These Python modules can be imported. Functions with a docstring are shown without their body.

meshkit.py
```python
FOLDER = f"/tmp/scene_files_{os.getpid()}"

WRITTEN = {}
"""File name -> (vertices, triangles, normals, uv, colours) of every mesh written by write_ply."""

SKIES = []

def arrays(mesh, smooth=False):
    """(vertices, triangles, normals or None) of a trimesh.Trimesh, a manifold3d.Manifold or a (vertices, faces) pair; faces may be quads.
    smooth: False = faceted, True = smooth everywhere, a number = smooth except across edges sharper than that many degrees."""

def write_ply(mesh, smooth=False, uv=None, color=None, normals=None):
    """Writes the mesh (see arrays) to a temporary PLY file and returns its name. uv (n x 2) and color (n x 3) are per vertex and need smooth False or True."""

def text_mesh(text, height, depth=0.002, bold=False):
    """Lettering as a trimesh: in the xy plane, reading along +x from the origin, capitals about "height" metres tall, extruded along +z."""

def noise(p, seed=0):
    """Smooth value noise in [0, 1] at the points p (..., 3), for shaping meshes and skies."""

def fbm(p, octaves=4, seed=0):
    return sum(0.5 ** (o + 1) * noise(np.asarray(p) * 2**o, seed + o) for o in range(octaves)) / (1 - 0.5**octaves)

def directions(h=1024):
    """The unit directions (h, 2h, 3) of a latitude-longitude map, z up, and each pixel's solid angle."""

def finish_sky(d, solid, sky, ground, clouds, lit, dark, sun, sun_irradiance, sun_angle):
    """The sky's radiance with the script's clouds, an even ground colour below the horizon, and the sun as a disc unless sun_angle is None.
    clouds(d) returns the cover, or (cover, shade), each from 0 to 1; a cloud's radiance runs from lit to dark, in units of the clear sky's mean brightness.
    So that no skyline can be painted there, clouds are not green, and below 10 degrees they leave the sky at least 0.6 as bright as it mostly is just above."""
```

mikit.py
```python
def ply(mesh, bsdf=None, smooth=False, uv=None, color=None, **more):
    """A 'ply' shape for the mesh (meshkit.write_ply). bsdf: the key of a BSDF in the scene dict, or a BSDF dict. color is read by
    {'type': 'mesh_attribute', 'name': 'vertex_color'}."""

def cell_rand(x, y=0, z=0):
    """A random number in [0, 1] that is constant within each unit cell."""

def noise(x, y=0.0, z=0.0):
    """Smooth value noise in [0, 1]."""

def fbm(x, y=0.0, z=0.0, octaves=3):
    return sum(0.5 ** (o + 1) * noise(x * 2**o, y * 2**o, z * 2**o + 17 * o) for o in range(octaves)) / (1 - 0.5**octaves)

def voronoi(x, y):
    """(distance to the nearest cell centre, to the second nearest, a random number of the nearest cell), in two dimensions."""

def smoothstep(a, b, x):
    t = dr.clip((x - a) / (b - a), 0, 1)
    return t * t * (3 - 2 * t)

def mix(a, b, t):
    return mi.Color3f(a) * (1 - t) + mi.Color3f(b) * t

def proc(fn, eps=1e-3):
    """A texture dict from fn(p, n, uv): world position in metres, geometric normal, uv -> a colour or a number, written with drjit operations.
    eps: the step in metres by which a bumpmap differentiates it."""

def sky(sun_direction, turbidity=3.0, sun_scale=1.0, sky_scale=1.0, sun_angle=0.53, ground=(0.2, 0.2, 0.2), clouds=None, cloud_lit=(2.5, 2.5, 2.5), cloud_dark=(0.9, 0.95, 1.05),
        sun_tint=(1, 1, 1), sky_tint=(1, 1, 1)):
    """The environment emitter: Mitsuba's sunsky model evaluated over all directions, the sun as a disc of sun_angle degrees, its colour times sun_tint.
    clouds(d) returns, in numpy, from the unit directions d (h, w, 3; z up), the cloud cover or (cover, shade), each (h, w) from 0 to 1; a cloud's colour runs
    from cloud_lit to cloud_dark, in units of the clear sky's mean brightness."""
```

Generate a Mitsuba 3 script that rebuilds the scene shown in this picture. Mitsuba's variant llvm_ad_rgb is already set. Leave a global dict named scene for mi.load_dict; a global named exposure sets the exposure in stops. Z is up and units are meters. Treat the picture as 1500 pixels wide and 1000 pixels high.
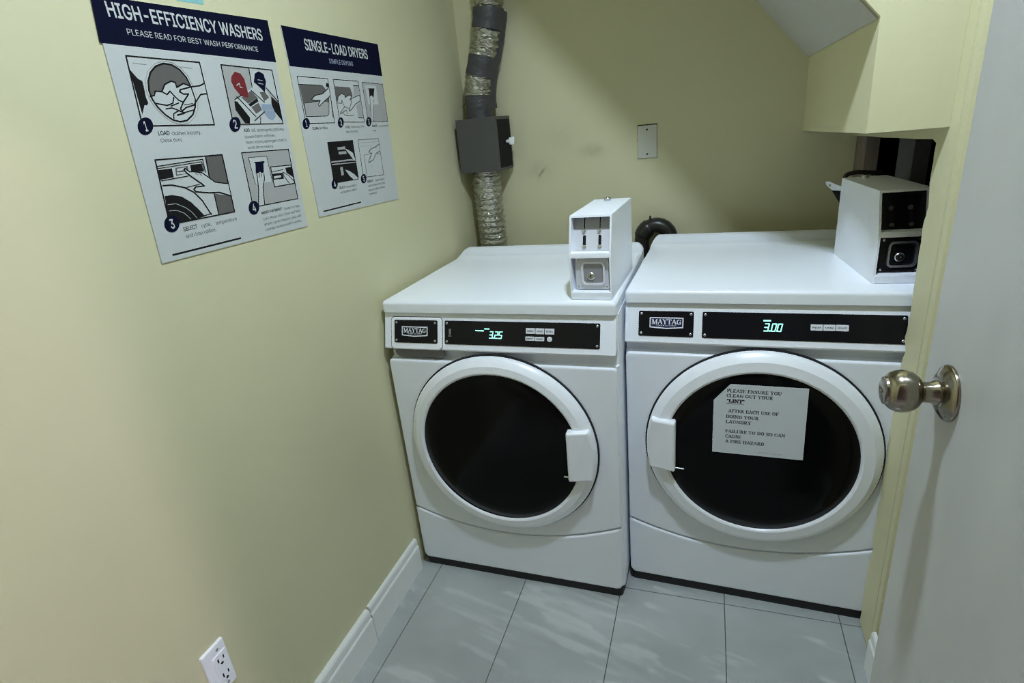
import math, random
import numpy as np, trimesh, mitsuba as mi, drjit as dr, mikit, meshkit
from mikit import proc, noise, fbm, smoothstep, mix
from shapely.geometry import Polygon, LineString, box as sbox
from shapely.ops import unary_union
import manifold3d as m3
random.seed(7); np.random.seed(7)
scene, labels = {'type': 'scene'}, {}
EA = 'earcut'

# ------------------------------------------------------------------ camera, lamps, exposure
def rgb(*c): return {'type': 'rgb', 'value': list(c)}
CAM = dict(f=817.608, yaw=-0.3544, pitch=-0.3589, roll=-0.1008, p=(0.8955, -1.3467, 1.3744))
def camera():
    cy, sy, cp, sp = math.cos(CAM['yaw']), math.sin(CAM['yaw']), math.cos(CAM['pitch']), math.sin(CAM['pitch'])
    f = np.array([sy * cp, cy * cp, sp]); r = np.array([cy, -sy, 0]); u = np.cross(r, f)
    u2 = -r * math.sin(CAM['roll']) + u * math.cos(CAM['roll'])
    o = np.array(CAM['p'])
    return {'type': 'perspective', 'fov_axis': 'x', 'fov': 2 * math.degrees(math.atan(750 / CAM['f'])), 'near_clip': 0.02, 'far_clip': 50.0,
            'to_world': mi.ScalarTransform4f().look_at(origin=o.tolist(), target=(o + f).tolist(), up=u2.tolist())}
scene['camera'] = camera()
exposure = -0.58
LAMP_POS, LAMP_R, LAMP_RAD = (0.87, -0.60, 2.44), 0.050, (1080.0, 1290.0, 1540.0)
HALL_POS, HALL_R, HALL_RAD = (2.03, -1.84, 2.45), 0.045, (2600.0, 2080.0, 2650.0)

# ------------------------------------------------------------------ materials
def mat(key, base, rough=0.5, spec=0.5, metal=0.0, bump=None, bscale=None, **kw):
    b = {'type': 'principled', 'base_color': base if isinstance(base, dict) else rgb(*base), 'roughness': rough, 'metallic': metal, 'specular': spec, **kw}
    if bump: b = {'type': 'bumpmap', 'arbitrary': bump, 'scale': bscale, 'nested': b}
    scene[key] = {'type': 'twosided', 'bsdf': b}
    return key
def wall_colour(p, n, uv):
    a = fbm(p.x * 3 + 11, p.y * 3, p.z * 3, 3)
    c = mix((.545, .52, .335), (.59, .565, .37), a)
    # scuffs left on the back wall beside the duct box
    back = dr.select(p.y > .845, 1., 0.)
    def smudge(x, z, rx, rz, k): return k * back * dr.exp(-dr.square((p.x - x) / rx) - dr.square((p.z - z) / rz))
    s = smudge(.48, 1.275, .05, .025, .16) + smudge(.27, 1.22, .05, .04, .12) + smudge(.36, 1.33, .07, .05, .06)
    t = (p.x - .278) * .75 - (p.z - 1.213) * .66
    q = (p.x - .278) * .66 + (p.z - 1.213) * .75
    s = s + .45 * back * dr.exp(-dr.square(t / .0045) - dr.square(q / .017))
    s = s * (.5 + fbm(p.x * 60, p.z * 60, 1., 2))
    return c * (1 - dr.minimum(s, .7))
def orange_peel(p, n, uv): return fbm(p.x * 260, p.y * 260, p.z * 260, 2)
mat('paint_wall', proc(wall_colour), .62, .35, bump=proc(orange_peel, 8e-4), bscale=.00035)
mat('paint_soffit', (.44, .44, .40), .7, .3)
mat('paint_ceiling', (.60, .60, .56), .8, .2)
mat('paint_hall', (.26, .245, .22), .7, .3)
mat('paint_trim', (.74, .75, .73), .35, .5)
def door_colour(p, n, uv):
    a = fbm(p.y * 14, p.z * 7, p.x, 3)
    return mix((.43, .43, .425), (.50, .50, .49), a)
mat('paint_door', proc(door_colour), .42, .45)
mat('torn_gypsum', (.62, .60, .52), .9, .1)
def tile_colour(p, n, uv):
    w = fbm(p.x * 6 + 3, p.y * 9, 0., 4)
    v = fbm(p.x * 5 + w * 2, p.y * 26 + p.x * 6, 2., 3)
    c = mix((.29, .305, .30), (.41, .43, .425), w)
    return mix(c, mi.Color3f(.52, .54, .53), .55 * smoothstep(.58, .82, v))
mat('tile_glaze', proc(tile_colour), .24, .5)
mat('grout', (.12, .125, .12), .9, .1)
mat('enamel', (.77, .80, .85), .24, .5, clearcoat=.35, clearcoat_gloss=.85)
mat('enamel_front', (.74, .765, .82), .36, .45)
mat('plastic_white', (.78, .80, .845), .30, .5)
mat('plastic_grey', (.16, .16, .165), .45, .4)
mat('plinth_black', (.022, .022, .024), .6, .3)
mat('gasket_black', (.012, .012, .014), .5, .3)
mat('window_black', (.003, .003, .0033), .10, .12)
mat('plate_black', (.006, .006, .008), .22, .22)
mat('button_grey', (.60, .62, .66), .4, .4)
mat('print_dark', (.03, .03, .035), .6, .2)
mat('logo_silver', (.62, .63, .68), .35, .5)
mat('logo_blue', (.012, .014, .055), .4, .4)
mat('screw_steel', (.45, .46, .48), .3, .5, metal=.9)
mat('chrome', (.62, .63, .66), .2, .5, metal=1.)
mat('chrome_plate', (.58, .59, .64), .32, .5, metal=.12)
mat('steel_dull', (.50, .51, .54), .34, .5, metal=.9)
mat('vault_rim', (.74, .75, .80), .25, .5, metal=.2)
mat('vault_door', (.30, .30, .345), .25, .5, metal=.3)
mat('recess_shade_grey', (.27, .27, .30), .35, .5, metal=.2)  # dark tone of the recess over the coin slots, put into the colour
mat('cavity_black', (.008, .008, .009), .7, .2)
mat('nickel', (.33, .295, .235), .17, .5, metal=1.)
def foil_bump(p, n, uv): return fbm(p.x * 120, p.y * 120, p.z * 160, 3)
mat('foil', (.66, .66, .60), .17, .5, metal=1., bump=proc(foil_bump, 1e-3), bscale=.010)
mat('tape_grey', (.052, .052, .054), .45, .4, bump=proc(foil_bump, 1e-3), bscale=.002)
mat('box_grey', (.075, .074, .070), .5, .4, metal=.2)
mat('hose_black', (.016, .015, .014), .33, .5)
mat('plate_paint', (.52, .52, .46), .4, .4)
mat('paper', (.47, .49, .485), .45, .35)
mat('paper_plain', (.55, .58, .61), .7, .2)
mat('ink_navy', (.004, .005, .020), .7, .06)
mat('ink_black', (.008, .008, .009), .5, .15)
mat('ink_text', (.05, .053, .056), .6, .3)
mat('ink_grey', (.34, .34, .33), .6, .3)
mat('ink_dark_grey', (.105, .10, .095), .6, .3)
mat('ink_red', (.16, .018, .024), .5, .3)
mat('ink_blue', (.25, .31, .40), .5, .3)
mat('ink_pale_blue', (.30, .33, .42), .5, .3)
mat('tape_teal', (.22, .46, .47), .5, .3)
def wood(p, n, uv): return mix((.16, .13, .11), (.24, .20, .165), fbm(p.x * 60, p.y * 60, p.z * 4, 3))
mat('stud_wood', proc(wood), .8, .2)
mat('board_grey', (.105, .105, .11), .8, .2)
mat('cavity_shade', (.006, .006, .006), .9, .1)  # near black holds the darkness of the closet in its colour

# ------------------------------------------------------------------ mesh helpers
def cat(*ms): return trimesh.util.concatenate([m for m in ms if m is not None])
def fix(m):
    if m.volume < 0: m.invert()
    return m
def mapped(m, ex, ey, ez, o=(0, 0, 0)):
    T = np.eye(4); T[:3, 0], T[:3, 1], T[:3, 2], T[:3, 3] = ex, ey, ez, o
    m = m.copy(); m.apply_transform(T); return m
def frame_uz(v=0.0): return ((1, 0, 0), (0, 0, 1), (0, -1, 0), (0, v, 0))        # drawn on a front face, growing towards the viewer
def frame_left(x): return ((0, 1, 0), (0, 0, 1), (1, 0, 0), (x, 0, 0))           # drawn on the left wall, growing into the room
def box(x0, x1, y0, y1, z0, z1):
    return trimesh.creation.box(bounds=[(min(x0, x1), min(y0, y1), min(z0, z1)), (max(x0, x1), max(y0, y1), max(z0, z1))])
def rbox(x0, x1, y0, y1, z0, z1, r=.003, n=12):
    s = m3.Manifold.sphere(r, n)
    parts = [s.translate((x, y, z)) for x in (x0 + r, x1 - r) for y in (y0 + r, y1 - r) for z in (z0 + r, z1 - r)]
    return to_tri(m3.Manifold.batch_hull(parts))
def to_tri(m):
    q = m.to_mesh(); return trimesh.Trimesh(np.array(q.vert_properties[:, :3]), np.array(q.tri_verts), process=False)
def to_man(t):
    t = t.copy(); t.merge_vertices()
    return m3.Manifold(m3.Mesh(vert_properties=np.array(t.vertices, np.float32), tri_verts=np.array(t.faces, np.uint32)))
def rrect(x0, x1, y0, y1, r, n=6):
    rs = r if isinstance(r, (tuple, list)) else (r,) * 4                          # bottom-left, bottom-right, top-right, top-left
    out = []
    for (cx, cy, a0), q in zip(((x0, y0, 180), (x1, y0, 270), (x1, y1, 0), (x0, y1, 90)), rs):
        sx, sy = (1 if cx == x0 else -1), (1 if cy == y0 else -1)
        for k in range(n + 1):
            a = math.radians(a0 + 90 * k / n); out.append((cx + sx * q + q * math.cos(a), cy + sy * q + q * math.sin(a)))
    return out
def inset(P, d):
    P = np.asarray(P); a, b = P - np.roll(P, 1, 0), np.roll(P, -1, 0) - P
    na = np.stack([-a[:, 1], a[:, 0]], 1); nb = np.stack([-b[:, 1], b[:, 0]], 1)
    na /= np.linalg.norm(na, axis=1, keepdims=True) + 1e-12; nb /= np.linalg.norm(nb, axis=1, keepdims=True) + 1e-12
    m = na + nb; m /= np.maximum((m * m).sum(1, keepdims=True), .4) / 2
    return P + m * d
def prism(P, H, r=0.0, n=4, h0=0.0):
    """Polygon P (counter-clockwise) standing from h0 to H, its upper edge rounded by r."""
    P = np.array([p for p, q in zip(P, np.roll(np.asarray(P), 1, 0)) if np.hypot(*(np.asarray(p) - q)) > 1e-6])
    if Polygon(P).exterior.is_ccw is False: P = P[::-1]
    rings = [(P, h0)]
    if r > 0:
        for k in range(n + 1):
            a = math.pi / 2 * k / n; rings.append((inset(P, r * (1 - math.cos(a))), H - r + r * math.sin(a)))
    else: rings.append((P, H))
    N, V, F = len(P), [], []
    for q, h in rings: V += [(x, y, h) for x, y in q]
    for k in range(len(rings) - 1):
        for i in range(N):
            j = (i + 1) % N; a, b, c, d = k * N + i, k * N + j, (k + 1) * N + j, (k + 1) * N + i
            F += [(a, b, c), (a, c, d)]
    def cap(q, h, flip):
        v, f = trimesh.creation.triangulate_polygon(Polygon(q), engine=EA)
        o = len(V); V.extend((x, y, h) for x, y in v)
        for t in f:
            A, B, C = (np.array(v[i]) for i in t); ccw = (B - A)[0] * (C - A)[1] - (B - A)[1] * (C - A)[0] > 0
            t = t if ccw != flip else t[::-1]; F.append(tuple(o + int(i) for i in t))
    cap(rings[0][0], rings[0][1], True); cap(rings[-1][0], rings[-1][1], False)
    m = trimesh.Trimesh(np.array(V), np.array(F), process=False); m.merge_vertices(); return m
def extrude(shape, h, h0=0.0):
    ms = [trimesh.creation.extrude_polygon(g, h, engine=EA) for g in getattr(shape, 'geoms', [shape]) if g.geom_type == 'Polygon' and g.area > 1e-9]
    m = cat(*ms); m.apply_translation((0, 0, h0)); return m
def lathe(prof, n=64): return fix(trimesh.creation.revolve(np.array(prof), sections=n))
def ring_poly(n, r, cx=0, cy=0): return [(cx + r * math.cos(2 * math.pi * k / n), cy + r * math.sin(2 * math.pi * k / n)) for k in range(n)]
def tube(path, rad, sides=24, caps=True):
    p = np.asarray(path, float); R = np.broadcast_to(rad, (len(p),)); t = np.gradient(p, axis=0); t /= np.linalg.norm(t, axis=1, keepdims=True)
    ref = np.array([.13, .97, .2]) if abs(t[0][1]) < .9 else np.array([1, 0, .1])
    a = ref - t[0] * (t[0] @ ref); V, F = [], []
    for i in range(len(p)):
        a = a - t[i] * (t[i] @ a); a /= np.linalg.norm(a); b = np.cross(t[i], a)
        for k in range(sides):
            w = 2 * math.pi * k / sides; V.append(p[i] + R[i] * (a * math.cos(w) + b * math.sin(w)))
    for i in range(len(p) - 1):
        for k in range(sides):
            j = (k + 1) % sides; F += [(i * sides + k, i * sides + j, (i + 1) * sides + j), (i * sides + k, (i + 1) * sides + j, (i + 1) * sides + k)]
    if caps:
        for i, fl in ((0, True), (len(p) - 1, False)):
            c = len(V); V.append(p[i])
            for k in range(sides):
                j = (k + 1) % sides; F.append((c, i * sides + j, i * sides + k) if fl else (c, i * sides + k, i * sides + j))
    return trimesh.Trimesh(np.array(V), np.array(F), process=False)
def spline(pts, n=60):
    from scipy.interpolate import CubicSpline
    pts = np.asarray(pts, float); s = np.r_[0, np.cumsum(np.linalg.norm(np.diff(pts, axis=0), axis=1))]
    return CubicSpline(s, pts)(np.linspace(0, s[-1], n))
def add(key, mesh, m, smooth=30):
    if key in scene:
        k = 1
        while f'{key}_{k:03d}' in scene: k += 1
        key = f'{key}_{k:03d}'
    scene[key] = mikit.ply(mesh, m, smooth); return key
def tag(key, label, category, group=None):
    labels[key] = {'label': label, 'category': category, **({'group': group} if group else {})}
def part(key, label): labels[key] = {'label': label}
def struct(key, label): labels[key] = {'label': label, 'kind': 'structure'}

# serif capitals drawn as strokes: (x0, y0, x1, y1, thickness) in a letter of height 1
def _serif(glyph):
    k, n = .15, .06
    S = {'A': (.78, [(.08, .03, .37, 1, n), (.37, 1, .68, .03, k), (.17, .33, .55, .33, n), (0, .03, .2, .03, n), (.54, .03, .80, .03, n)]),
         'C': (.70, [(.62, .72, .52, .93, n), (.52, .94, .30, .94, n), (.30, .94, .13, .72, k), (.12, .72, .12, .28, k), (.13, .28, .30, .06, k), (.30, .05, .54, .06, n), (.54, .06, .64, .25, n), (.63, .68, .63, .97, n)]),
         'D': (.74, [(.17, .03, .17, .97, k), (.03, .97, .42, .97, n), (.03, .03, .42, .03, n), (.42, .97, .61, .74, k), (.62, .74, .62, .26, k), (.61, .26, .42, .03, k)]),
         'E': (.66, [(.17, .03, .17, .97, k), (.03, .97, .58, .97, n), (.03, .03, .6, .03, n), (.17, .51, .44, .51, n), (.57, .97, .57, .76, n), (.6, .03, .6, .26, n), (.43, .4, .43, .62, n)]),
         'F': (.62, [(.17, .03, .17, .97, k), (.03, .97, .58, .97, n), (.03, .03, .33, .03, n), (.17, .51, .44, .51, n), (.57, .97, .57, .76, n), (.43, .4, .43, .62, n)]),
         'G': (.76, [(.62, .72, .52, .93, n), (.52, .94, .30, .94, n), (.30, .94, .13, .72, k), (.12, .72, .12, .28, k), (.13, .28, .30, .06, k), (.30, .05, .60, .08, n), (.60, .06, .60, .42, k), (.45, .43, .74, .43, n), (.63, .68, .63, .97, n)]),
         'H': (.82, [(.17, .03, .17, .97, k), (.65, .03, .65, .97, k), (.17, .5, .65, .5, n), (.03, .97, .31, .97, n), (.03, .03, .31, .03, n), (.51, .97, .79, .97, n), (.51, .03, .79, .03, n)]),
         'I': (.38, [(.19, .03, .19, .97, k), (.04, .97, .34, .97, n), (.04, .03, .34, .03, n)]),
         'L': (.64, [(.17, .03, .17, .97, k), (.03, .97, .33, .97, n), (.03, .03, .58, .03, n), (.58, .03, .58, .28, n)]),
         'M': (.98, [(.14, .03, .14, .97, n), (.16, .97, .46, .05, k), (.46, .05, .78, .97, n), (.80, .03, .80, .97, k), (.02, .97, .22, .97, n), (.02, .03, .26, .03, n), (.66, .03, .95, .03, n), (.76, .97, .94, .97, n)]),
         'N': (.82, [(.14, .03, .14, .97, n), (.14, .97, .66, .03, k), (.68, .03, .68, .97, n), (.02, .97, .22, .97, n), (.02, .03, .26, .03, n), (.55, .97, .8, .97, n)]),
         'O': (.78, [(.30, .95, .13, .72, k), (.12, .72, .12, .28, k), (.13, .28, .30, .05, k), (.28, .05, .50, .05, n), (.28, .95, .50, .95, n), (.48, .95, .65, .72, k), (.66, .72, .66, .28, k), (.65, .28, .48, .05, k)]),
         'P': (.64, [(.17, .03, .17, .97, k), (.03, .97, .42, .97, n), (.03, .03, .33, .03, n), (.42, .97, .52, .84, k), (.53, .84, .53, .62, k), (.52, .62, .42, .47, k), (.17, .47, .42, .47, n)]),
         'R': (.76, [(.17, .03, .17, .97, k), (.03, .97, .42, .97, n), (.03, .03, .33, .03, n), (.42, .97, .52, .84, k), (.53, .84, .53, .62, k), (.52, .62, .42, .49, k), (.17, .49, .42, .49, n), (.36, .49, .64, .03, k), (.6, .03, .75, .03, n)]),
         'S': (.60, [(.48, .74, .42, .94, n), (.42, .95, .22, .95, n), (.22, .95, .12, .80, k), (.12, .78, .18, .62, k), (.18, .62, .42, .42, k), (.42, .42, .48, .22, k), (.48, .20, .36, .05, k), (.36, .05, .14, .05, n), (.08, .28, .08, .03, n), (.5, .7, .5, .97, n)]),
         'T': (.70, [(.35, .03, .35, .97, k), (.05, .97, .65, .97, n), (.2, .03, .5, .03, n), (.05, .97, .05, .74, n), (.65, .97, .65, .74, n)]),
         'U': (.80, [(.17, .97, .17, .28, k), (.17, .28, .32, .06, k), (.30, .05, .50, .05, n), (.50, .06, .64, .28, n), (.65, .28, .65, .97, n), (.03, .97, .31, .97, n), (.53, .97, .77, .97, n)]),
         'Y': (.76, [(.13, .97, .38, .45, k), (.62, .97, .38, .45, n), (.38, .45, .38, .03, k), (.02, .97, .27, .97, n), (.52, .97, .74, .97, n), (.24, .03, .52, .03, n)]),
         'Z': (.66, [(.06, .97, .58, .97, n), (.56, .97, .08, .03, k), (.06, .03, .6, .03, n), (.06, .97, .06, .76, n), (.6, .03, .6, .26, n)]),
         '"': (.34, [(.08, .97, .08, .74, .09), (.22, .97, .22, .74, .09)]), ' ': (.32, [])}
    w, st = S[glyph]
    return w, [LineString([(a, b), (c, d)]).buffer(t / 2, cap_style=2) for a, b, c, d, t in st]
def serif(text, bold=0.0, gap=.03):
    x, out = 0.0, []
    for g in text:
        w, ps = _serif(g)
        from shapely.affinity import translate
        out += [translate(p.buffer(bold, join_style=2) if bold else p, x, 0) for p in ps]; x += w + gap
    return unary_union(out), x
def fit(shape, x0, x1, y0, y1, depth, h0=0.0):
    """A 2D shape stretched into the rectangle and extruded."""
    from shapely.affinity import affine_transform
    a, b, c, d = shape.bounds; sx, sy = (x1 - x0) / (c - a), (y1 - y0) / (d - b)
    return extrude(affine_transform(shape, [sx, 0, 0, sy, x0 - a * sx, y0 - b * sy]), depth, h0)
def sans(text, x0, x1, y, h, depth, bold=False, h0=0.0):
    m = meshkit.text_mesh(text, h, depth, bold); lo, hi = m.bounds
    m.apply_translation((-lo[0], 0, 0)); m.apply_scale((( x1 - x0) / (hi[0] - lo[0]), 1, 1)); m.apply_translation((x0, y, h0)); return m

# ------------------------------------------------------------------ the room
XL, XR, YB, YF, ZC = -0.015, 1.335, 0.85, -1.30, 2.48
DX0, DX1, DZ = 0.45, 1.205, 2.04                                                 # the doorway the camera stands in
def slab_wall(key, m, material, label):
    add(key, m, material, False); struct(key, label)
slab_wall('wall_left', box(XL - .10, XL, YF, YB + .1, 0, ZC), 'paint_wall', 'pale yellow painted wall on the left carrying the two instruction posters')
slab_wall('wall_back', box(XL - .10, XR + .016, YB, YB + .10, 0, ZC), 'paint_wall', 'pale yellow back wall behind the machines with scuff marks')
# right wall: drywall with a rough opening cut for the dryer, the offcut edge broken and uneven
def right_wall():
    edge = [(.052, 0.0)]
    z = 0.0
    while z < 1.262:
        z += random.uniform(.012, .045); edge.append((.050 + random.uniform(-.009, .009) + (.014 if random.random() < .16 else 0) + .016 * max(0, (z - .9) / .4), min(z, 1.270)))
    top = [(.10, 1.276), (.20, 1.272), (.36, 1.268), (.48, 1.264), (.62, 1.262), (.75, 1.258), (YB, 1.256)]
    P = [(YF, 0), (-.062, 0), (-.062, 0)] [:2] + edge + top + [(YB, ZC), (YF, ZC)]
    m = extrude(Polygon(P).buffer(0), .013)
    m = mapped(m, (0, 1, 0), (0, 0, 1), (1, 0, 0), (XR, 0, 0)); return m
slab_wall('wall_right', right_wall(), 'paint_wall', 'pale yellow right wall with a ragged opening cut out for the dryer')
# patched strip of drywall in front of the opening, standing a little proud, with a groove beside it
def strip():
    pts = [(-.050, .004)]; pts += [(.046, .004)]
    for k in range(58):
        bite = -.012 if random.random() < .10 else (.006 if random.random() < .10 else 0)
        pts.append((.0475 + random.uniform(-.0045, .0045) + bite + .014 * max(0, (k / 57 * 1.3 - .9) / .4), .02 + k / 57 * 1.275))
    pts += [(.062, 1.302), (-.001, 1.302), (-.001, 2.39), (-.034, 2.39)]
    return mapped(prism(pts, .006, .0), (0, 1, 0), (0, 0, 1), (-1, 0, 0), (XR, 0, 0))
m = strip(); 
add('wall_right__drywall_strip', fix(m), 'paint_wall', False)
add('wall_right__torn_paper', rbox(XR - .002, XR + .004, .060, .074, 1.185, 1.213, .0018), 'paper', 30)
part('wall_right__torn_paper', 'torn flap of white drywall paper on the cut edge')
add('trim_1', prism([(0, 0), (.012, 0), (.012, .018), (.004, .022), (0, .022)], ZC, 0), 'paint_wall', False)
scene['trim_1']['to_world'] = mi.ScalarTransform4f().translate([XR - .012, -.094, 0])
struct('trim_1', 'narrow painted corner strip on the right wall beside the open door')
# boxed-in stair: a bulkhead over the dryer whose underside climbs to the left
SX, SZ0, SZ1, SL = 1.190, 1.303, 1.509, 1.10
xt = SX - (ZC - SZ1) / SL
def stair_box():
    P = [(SX, SZ0), (XR, SZ0), (XR, ZC), (xt, ZC), (SX, SZ1)]
    m = extrude(Polygon(P), YB); m = mapped(m, (1, 0, 0), (0, 0, 1), (0, -1, 0), (0, YB, 0))
    v = m.vertices; low = np.abs(v[:, 2] - SZ0) < 1e-6
    v[low, 2] -= .020 * v[low, 1] / YB; v[np.abs(v[:, 2] - SZ1) < 1e-6, 2] -= 0.0
    m.vertices = v; return fix(m)
slab_wall('wall_stair', stair_box(), 'paint_wall', 'pale yellow boxed-in stair bulkhead hanging over the dryer')
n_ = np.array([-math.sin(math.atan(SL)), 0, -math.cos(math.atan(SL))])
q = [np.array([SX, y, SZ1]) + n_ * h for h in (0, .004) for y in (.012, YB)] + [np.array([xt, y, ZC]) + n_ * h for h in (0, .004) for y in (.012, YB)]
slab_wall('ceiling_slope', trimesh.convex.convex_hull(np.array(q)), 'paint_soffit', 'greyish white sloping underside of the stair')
slab_wall('ceiling', box(XL - .1, 2.2, -3.4, YB + .1, ZC, ZC + .1), 'paint_ceiling', 'white ceiling over the laundry room and hall')
# front wall with the doorway, hall beyond it (behind the camera)
fw = cat(box(XL - .1, DX0, YF - .11, YF, 0, ZC), box(DX1 + .03, 2.2, YF - .11, YF, 0, ZC), box(DX0, DX1 + .03, YF - .11, YF, DZ, ZC))
slab_wall('wall_front', fw, 'paint_wall', 'wall with the doorway that the photograph is taken through')
hall = cat(box(-.9, -.8, -3.4, YF - .11, 0, ZC), box(2.2, 2.3, -3.4, YB + .1, 0, ZC), box(-.9, 2.3, -3.5, -3.4, 0, ZC), box(-.8, XL - .1, YF - .11, YF, 0, ZC), box(-.9, XL - .1, -3.4, YF - .11, ZC, ZC + .1))
slab_wall('wall_hall', hall, 'paint_hall', 'hall walls beyond the doorway')
# floor: tiles of 12 by 24 inches laid lengthwise
add('floor', box(-.8, 2.2, -3.4, YB, -.03, -.0015), 'grout', False); struct('floor', 'floor of long glossy grey tiles in thin dark joints')
pitch, leng, gap = .3049, .6098, .0022
base_tile = {}
for i in range(-3, 8):
    for j in range(-6, 3):
        x0, x1 = .060 + i * pitch + gap / 2, .060 + (i + 1) * pitch - gap / 2
        y0, y1 = .03 + j * leng + gap / 2, .03 + (j + 1) * leng - gap / 2
        y1 = min(y1, YB)
        if x1 > 2.2 or x0 < -.8 or y0 < -3.4 or y1 - y0 < .02: continue
        k = round(y1 - y0, 3)
        if k not in base_tile: base_tile[k] = mikit.ply(mapped(prism([(0, 0), (x1 - x0, 0), (x1 - x0, y1 - y0), (0, y1 - y0)], 0, .0012, 2, h0=-.009), (1, 0, 0), (0, 1, 0), (0, 0, 1)), 'tile_glaze', 30)
        key = 'floor__tile'; n = 1
        while key in scene: key = f'floor__tile_{n:03d}'; n += 1
        scene[key] = {**base_tile[k], 'to_world': mi.ScalarTransform4f().translate([x0, y0, 0])}
# baseboards: stepped profile with an eased cap
def baseboard(L, t=.014, h=.122, step=.094):
    P = [(0, 0), (t, 0), (t, step - .004), (t - .002, step), (t - .004, step + .002), (t - .004, step + .006), (t - .003, step + .010), (t - .004, h - .006), (t - .007, h - .001), (t - .010, h), (0, h)]
    return mapped(prism(P, L), (1, 0, 0), (0, 0, 1), (0, -1, 0), (0, L, 0))
m = fix(baseboard(.297)); m.apply_translation((XL, -.330, 0))
add('baseboard_left', m, 'paint_trim', 25); struct('baseboard_left', 'white stepped baseboard along the left wall, in two lengths')
m = fix(baseboard(.954, .0195, .121, .092)); m.apply_translation((XL, -1.292, 0))
add('baseboard_left__board', m, 'paint_trim', 25)
def right_base():
    m = fix(baseboard(1.19)); m.vertices[:, 0] *= -1; m.invert(); m.apply_translation((XR - .012, -1.29, 0)); return m
add('baseboard_right', right_base(), 'paint_trim', 25); struct('baseboard_right', 'white baseboard on the right wall behind the open door')
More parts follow.
